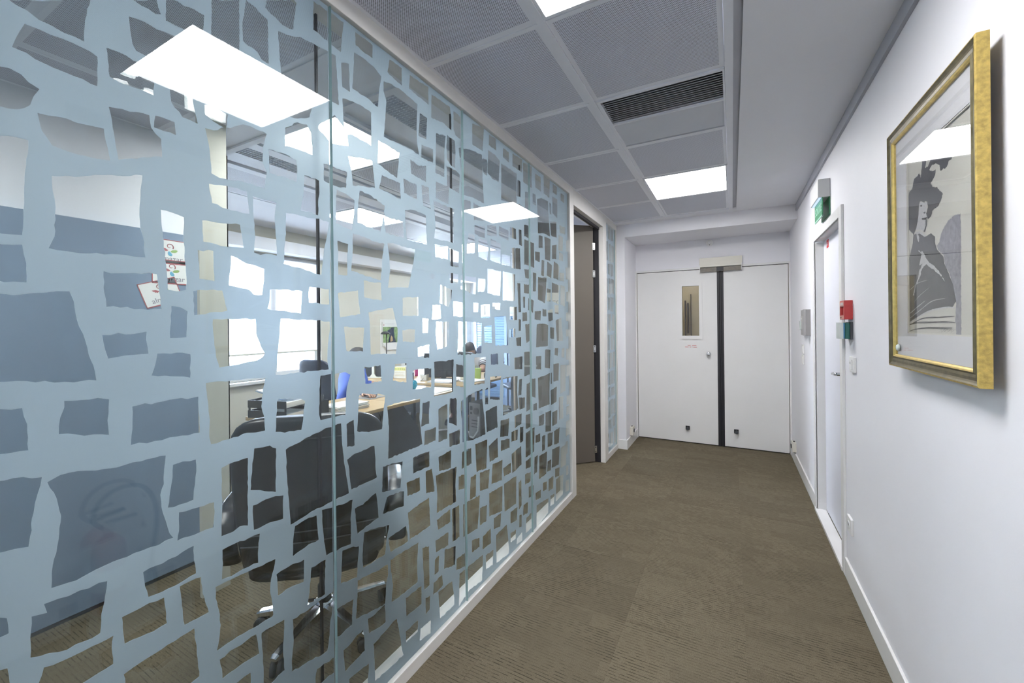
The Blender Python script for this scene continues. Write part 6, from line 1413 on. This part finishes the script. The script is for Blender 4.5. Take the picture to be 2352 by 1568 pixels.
def frame_side(a, c, inner_a, inner_c, nm):
    """one mitred length: outer gold edge, dark hollow, bright inner line"""
    A, C, D, E_ = [Vector(v) for v in (a, c, inner_c, inner_a)]
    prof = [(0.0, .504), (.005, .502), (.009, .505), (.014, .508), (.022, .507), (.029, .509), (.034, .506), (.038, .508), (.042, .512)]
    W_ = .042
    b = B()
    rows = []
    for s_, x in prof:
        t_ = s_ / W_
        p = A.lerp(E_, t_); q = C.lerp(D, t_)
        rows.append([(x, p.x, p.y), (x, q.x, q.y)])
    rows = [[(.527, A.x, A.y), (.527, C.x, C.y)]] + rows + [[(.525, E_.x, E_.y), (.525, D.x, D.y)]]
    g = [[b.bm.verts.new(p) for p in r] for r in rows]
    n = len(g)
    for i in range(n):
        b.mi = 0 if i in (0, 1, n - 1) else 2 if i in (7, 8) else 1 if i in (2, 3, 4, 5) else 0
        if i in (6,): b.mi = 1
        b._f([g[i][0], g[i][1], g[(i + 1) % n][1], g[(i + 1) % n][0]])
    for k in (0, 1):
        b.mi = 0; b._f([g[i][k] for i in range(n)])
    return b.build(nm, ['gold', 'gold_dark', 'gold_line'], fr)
iw = .042
O = [(fy0, fz0), (fy1, fz0), (fy1, fz1), (fy0, fz1)]
I = [(fy0 + iw, fz0 + iw), (fy1 - iw, fz0 + iw), (fy1 - iw, fz1 - iw), (fy0 + iw, fz1 - iw)]
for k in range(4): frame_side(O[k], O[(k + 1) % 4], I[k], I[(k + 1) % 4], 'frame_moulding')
B().box(.5245, fy0 + .03, fz0 + .03, .528, fy1 - .03, fz1 - .03).build('back_board', 'dark_grey', fr)
for y_, z_ in ((fy0 + .12, fz0 + .12), (fy1 - .12, fz0 + .12), (fy0 + .12, fz1 - .12), (fy1 - .12, fz1 - .12)): B().lathe([(.012, 0), (.012, XW - .528)], (.528, y_, z_), 'x', 12).build('spacer', 'black_plastic', fr)
# mat with window
my0, my1, mz0, mz1 = 1.418, 1.840, 1.3695, 1.943
b = B(); ya, yb, za, zb = fy0 + iw - .004, fy1 - iw + .004, fz0 + iw - .004, fz1 - iw + .004
for q in ((ya, za, yb, mz0), (ya, mz1, yb, zb), (ya, mz0, my0, mz1), (my1, mz0, yb, mz1)): b.box(.517, q[0], q[1], .5195, q[2], q[3])
mt = b.build('mat', 'mat_board', fr)
b = B()
for q in ((my0, mz0, my1, mz0 + .004), (my0, mz1 - .004, my1, mz1), (my0, mz0, my0 + .004, mz1), (my1 - .004, mz0, my1, mz1)): b.box(.5185, q[0], q[1], .522, q[2], q[3])
b.build('mat_bevel', 'cream_plastic', mt)
pp = B().box(.5228, ya, za, .5245, yb, zb).build('print', 'print_paper', fr)
INK = {'shade': ('ink_soft', 0), 'plume': ('ink_dark', 2), 'coat': ('ink_mid', 1), 'face': ('ink_light', 3), 'collar': ('ink_light', 4), 'hands': ('ink_light', 4), 'eye': ('ink_dark', 4), 'nose': ('ink_dark', 4), 'mouth': ('ink_dark', 4), 'cheek': ('ink_mid', 4)}
ra = random.Random(11)
for ln in ART.strip().split('\n'):
    a_ = ln.split(); nm = a_[0]
    P = [tuple(float(v) / 1e4 for v in p.split(',')) for p in a_[1:]]
    if nm in INK:
        Q = []
        for i in range(len(P)):
            p, q = Vector(P[i]), Vector(P[(i + 1) % len(P)]); d = q - p
            k = max(1, int(d.length / .004)); nv = Vector((-d.y, d.x)).normalized() if d.length > 0 else Vector((0, 0))
            am = .0022 if nm in ('plume', 'hands', 'collar', 'shade') else .001
            for j in range(k): Q.append(p + d * (j / k) + nv * (ra.uniform(-am, am) if j else 0))
        m_, lay = INK[nm]
        Q = [Vector((min(max(v.x, my0 + .004), my1 - .004), min(max(v.y, mz0 + .004), mz1 - .004))) for v in Q]
        V, E, F, ov, oe, of = delaunay_2d_cdt(Q, [(i, (i + 1) % len(Q)) for i in range(len(Q))], [], 1, 1e-6)
        b = B()
        x = .5226 - .0001 * lay
        vv = [b.bm.verts.new((x, p.x, p.y)) for p in V]
        for t_ in F: b._f([vv[i] for i in t_])
        b.build('printed_' + nm, m_, pp)
    else:
        wdt = float(nm[1:]) / 5.8 / 948 * 1.9 * .5
        m_ = 'ink_light' if nm[0] == 'L' else 'ink_dark'
        x = .5220
        # smooth the stroke
        S = []
        for i in range(len(P) - 1):
            p0, p1, p2, p3 = [Vector(P[max(0, min(len(P) - 1, i + o))]) for o in (-1, 0, 1, 2)]
            for j in range(6):
                t_ = j / 6
                S.append(.5 * ((2 * p1) + (p2 - p0) * t_ + (2 * p0 - 5 * p1 + 4 * p2 - p3) * t_ ** 2 + (3 * p1 - p0 - 3 * p2 + p3) * t_ ** 3))
        S.append(Vector(P[-1]))
        b = B(); L_, R_ = [], []
        below = min(p[1] for p in P) < mz0
        xx = .5168 if below else x
        for i, s_ in enumerate(S):
            d = (S[min(i + 1, len(S) - 1)] - S[max(i - 1, 0)]); d = d.normalized() if d.length > 0 else Vector((1, 0)); nv = Vector((-d.y, d.x))
            h_ = wdt * (.35 + .65 * math.sin(PI * min(1, (i + .6) / len(S)))) * ra.uniform(.7, 1.1)
            L_.append((xx, *(s_ + nv * h_))); R_.append((xx, *(s_ - nv * h_)))
        b.grid([L_, R_]).build('drawn_stroke' if not below else 'caption_line', m_ if not below else 'logo_pale', pp if not below else mt)
for (x_, yy, zz, sy, sz) in (): pass
B().box(.5125, ya, za, .514, yb, zb).build('cover_glass', 'picture_glass', fr)
B().lathe([(.012, 0), (.013, -.003), (.008, -.007), (.001, -.008)], (.5125, 1.905, 1.318), 'x', 18).build('suction_dot', 'clear_plastic', fr)

# ---- exit sign over the side door
ex = thing('exit_sign', 'green illuminated exit sign on white housing above the side door', 'exit sign', (XW, 3.37, 2.08))
B().box(.488, 3.24, 2.202, XW, 3.51, 2.318, bev=.003).build('housing', 'white_plastic', ex)
B().box(.495, 3.25, 2.196, .506, 3.50, 2.202).build('lamp_tube', 'sign_lamp', ex)
pl = B().box(.510, 3.24, 2.085, .515, 3.50, 2.202).build('plate', 'green_sign', ex)
B().box(.509, 3.24, 2.083, .516, 3.50, 2.093).build('plate_edge', 'green_sign_light', ex)
text('lettering', 'SORTIE', .068, (.5098, 3.37, 2.145), (0, -1, 0), (-1, 0, 0), 'green_sign_light', pl, .0004, .001)
B().box(.546, 3.24, 2.09, XW, 3.50, 2.202, bev=.001).build('rear_plate', 'green_sign', ex)
# ---- small wall things
cr = thing('card_reader', 'grey swipe card reader box on the right wall beyond side door', 'card reader', (XW, 4.15, 1.3))
b = B()
b.prism([(4.02, .552), (4.02, .520), (4.04, .508), (4.10, .508), (4.14, .536), (4.17, .536), (4.185, .522), (4.30, .522), (4.30, .552)], 'z', 1.302, 1.512)
bmv = b.bm.verts
for v in bmv: v.co = Vector((v.co.y, v.co.x, v.co.z))
b.build('case', 'grey_plastic', cr)
B().box(.518, 4.19, 1.35, .522, 4.285, 1.46, bev=.001).build('keypad', 'grey_plastic_light', cr)
B().box(.535, 4.141, 1.335, .538, 4.169, 1.48).build('swipe_slot', 'black_plastic', cr)
B().box(.514, 4.26, 1.345, .520, 4.33, 1.42, bev=.001).build('flap', 'clear_plastic', cr)
B().lathe([(.006, 0), (.006, -.002)], (.518, 4.235, 1.44), 'x', 10).build('indicator', 'white_plastic', cr)
def plate(nm, y0, y1, z0, z1, label, cat, dep=.010, mk='white_plastic'):
    t = thing(nm, label, cat, (XW, (y0 + y1) / 2, z0))
    B().box(XW - dep, y0, z0, XW, y1, z1, bev=.003).build('plate', mk, t)
    return t
t = plate('light_switch', 4.36, 4.44, 1.135, 1.215, 'upper white switch plate below the grey card reader', 'switch')
B().box(XW - .013, 4.376, 1.15, XW - .010, 4.424, 1.20, bev=.001).build('rocker', 'white_plastic', t)
t = plate('light_switch', 4.36, 4.44, 1.04, 1.125, 'lower white switch plate below the grey card reader', 'switch')
B().box(XW - .013, 4.376, 1.055, XW - .010, 4.424, 1.11, bev=.001).build('rocker', 'white_plastic', t)
rd = thing('fire_alarm', 'red manual fire alarm call point on the right wall by side door', 'fire alarm', (XW, 2.77, 1.42))
ry0, ry1, rz0, rz1 = 2.715, 2.815, 1.422, 1.522
b = B(); b.box(.516, ry0, rz0, XW, ry1, rz0 + .024, bev=.002).box(.516, ry0, rz1 - .034, XW, ry1, rz1, bev=.002).box(.516, ry0, rz0 + .02, XW, ry0 + .018, rz1 - .03).box(.516, ry1 - .018, rz0 + .02, XW, ry1, rz1 - .03).box(.536, ry0 + .01, rz0 + .02, XW, ry1 - .01, rz1 - .03)
b.build('case', 'red', rd)
B().box(.533, ry0 + .020, rz0 + .026, .536, ry1 - .020, rz1 - .036).build('glass_element', 'cream_plastic', rd)
B().box(.515, ry0 + .006, rz1 - .030, .516, ry1 - .006, rz1 - .006).build('label_strip', 'red_label', rd)
B().box(.515, ry0 + .006, rz0 + .004, .516, ry1 - .006, rz0 + .020).build('label_strip', 'red_label', rd)
B().box(.5142, 2.735, rz1 - .025, .515, 2.745, rz1 - .011).box(.5142, 2.752, rz1 - .025, .515, 2.758, rz1 - .011).box(.5142, 2.765, rz1 - .025, .515, 2.775, rz1 - .011).box(.5142, 2.782, rz1 - .025, .515, 2.790, rz1 - .011).build('lettering', 'logo_pale', rd)
B().box(.5142, 2.77, rz0 + .008, .515, 2.80, rz0 + .013).build('lettering', 'black_plastic', rd)
gd = thing('door_release', 'green emergency door release box under the red alarm', 'door release', (XW, 2.77, 1.32))
gz0, gz1 = 1.318, 1.408
B().box(XW - .012, 2.712, gz0, XW, 2.815, gz1, bev=.001).build('back_box', 'dark_grey', gd)
B().box(.520, 2.716, gz0 + .002, XW - .012, 2.812, gz1 - .002, bev=.003).build('case', 'green_dark', gd)
B().box(.513, 2.724, gz0 + .004, .520, 2.804, gz1 - .004, bev=.002).build('lens', 'lens_blue', gd)
b = B(); b.box(.4995, 2.720, gz0 + .002, .5010, 2.812, gz1 - .002).box(.5010, 2.720, gz0 + .002, .513, 2.7215, gz1 - .002).box(.5010, 2.8105, gz0 + .002, .513, 2.812, gz1 - .002)
b.build('clear_cover', 'clear_plastic', gd)
t = plate('light_switch', 2.655, 2.745, 1.150, 1.230, 'white rocker switch under the green door release box', 'switch', .012)
B().box(XW - .017, 2.678, 1.165, XW - .012, 2.722, 1.215, bev=.002).build('rocker', 'white_plastic', t)
B().box(XW - .018, 2.692, 1.192, XW - .017, 2.708, 1.204).build('symbol', 'logo_pale', t)
t = plate('socket', 2.74, 2.83, .285, .37, 'white power socket low on the right wall beside side door', 'socket', .012)
B().lathe([(.020, 0), (.020, -.003), (.015, -.003), (.015, .004)], (XW - .012, 2.785, .328), 'x', 20).build('socket_face', 'white_plastic', t)
B().box(XW - .0135, 2.776, .325, XW - .0125, 2.780, .331).box(XW - .0135, 2.790, .325, XW - .0125, 2.794, .331).build('pin_hole', 'black_plastic', t)
sd = thing('smoke_detector', 'round white detector on the wall over the double doors', 'detector', (-.222, YF + .02, 2.285))
B().lathe([(.034, .02), (.036, .01), (.034, -.008), (.026, -.018), (.018, -.022), (.005, -.022)], (-.222, YF, 2.335), 'y', 28).build('body', 'white_plastic', sd)
B().lathe([(.013, -.022), (.013, -.028), (.008, -.03)], (-.222, YF, 2.335), 'y', 20).build('lens', 'paper_bright', sd)
B().lathe([(.004, -.012), (.004, -.022)], (-.222, YF, 2.309), 'y', 10).build('indicator', 'black_plastic', sd)
# door hold magnets beside the double doors
def magnet(x, y, z, sgn, label):
    t = thing('door_magnet', label, 'door magnet', (x, y, z))
    B().box(x, y - .05, z - .048, x + sgn * .035, y + .05, z + .048, bev=.003).build('case', 'cream_plastic', t)
    B().box(x + sgn * .008, y - .012, z + .048, x + sgn * .022, y + .012, z + .054).box(x + sgn * .004, y - .03, z - .054, x + sgn * .03, y + .03, z - .048).build('clip', 'black_plastic', t)
    B().lathe([(.022, 0), (.022, sgn * .006)], (x + sgn * .035, y + .01, z), 'x', 18).build('magnet_face', 'dark_grey', t)
magnet(-1.06, 4.92, .165, 1, 'cream door holder magnet low on the left wall return')
magnet(XW, 4.98, .165, -1, 'cream door holder magnet low on the right wall')
# ---- fire extinguisher on the floor, seen mirrored in the glass
fx = thing('fire_extinguisher', 'red fire extinguisher with black hose mirrored in the near glass', 'fire extinguisher', (.455, .875, 0), local=True)
B().lathe([(.058, 0), (.066, .012), (.066, .30), (.060, .335), (.04, .36), (.022, .375), (.020, .395)], (0, 0, 0), 'z', 28).build('cylinder', 'extinguisher_red', fx)
B().lathe([(.0665, .12), (.0668, .121), (.0668, .22), (.0665, .221)], (0, 0, 0), 'z', 28).build('label_band', 'paper', fx)
B().lathe([(.024, .39), (.026, .40), (.022, .43), (.014, .44)], (0, 0, 0), 'z', 16).build('valve', 'steel', fx)
B().box(-.012, -.012, .43, .012, .11, .445, bev=.003).box(-.012, -.012, .465, .012, .12, .478, bev=.003, m=Matrix.Rotation(.12, 4, 'X')).build('lever', 'black_plastic', fx)
hp = [(0, -.02, .415), (-.01, -.06, .47), (-.015, -.04, .55), (-.02, .03, .60), (-.02, .12, .585), (-.02, .175, .50), (-.02, .19, .38), (-.02, .175, .25), (-.02, .165, .17)]
fine = []
for i in range(len(hp) - 1):
    p0, p1, p2, p3 = [Vector(hp[max(0, min(len(hp) - 1, i + o))]) for o in (-1, 0, 1, 2)]
    for j in range(6):
        t_ = j / 6
        fine.append(.5 * ((2 * p1) + (p2 - p0) * t_ + (2 * p0 - 5 * p1 + 4 * p2 - p3) * t_ ** 2 + (3 * p1 - p0 - 3 * p2 + p3) * t_ ** 3))
fine.append(Vector(hp[-1]))
B().tube(fine, .0105, 10).build('hose', 'black_plastic', fx)
B().lathe([(.013, .17), (.022, .10), (.030, .03), (.026, .03)], (-.02, .165, 0), 'z', 16).build('nozzle', 'black_plastic', fx)
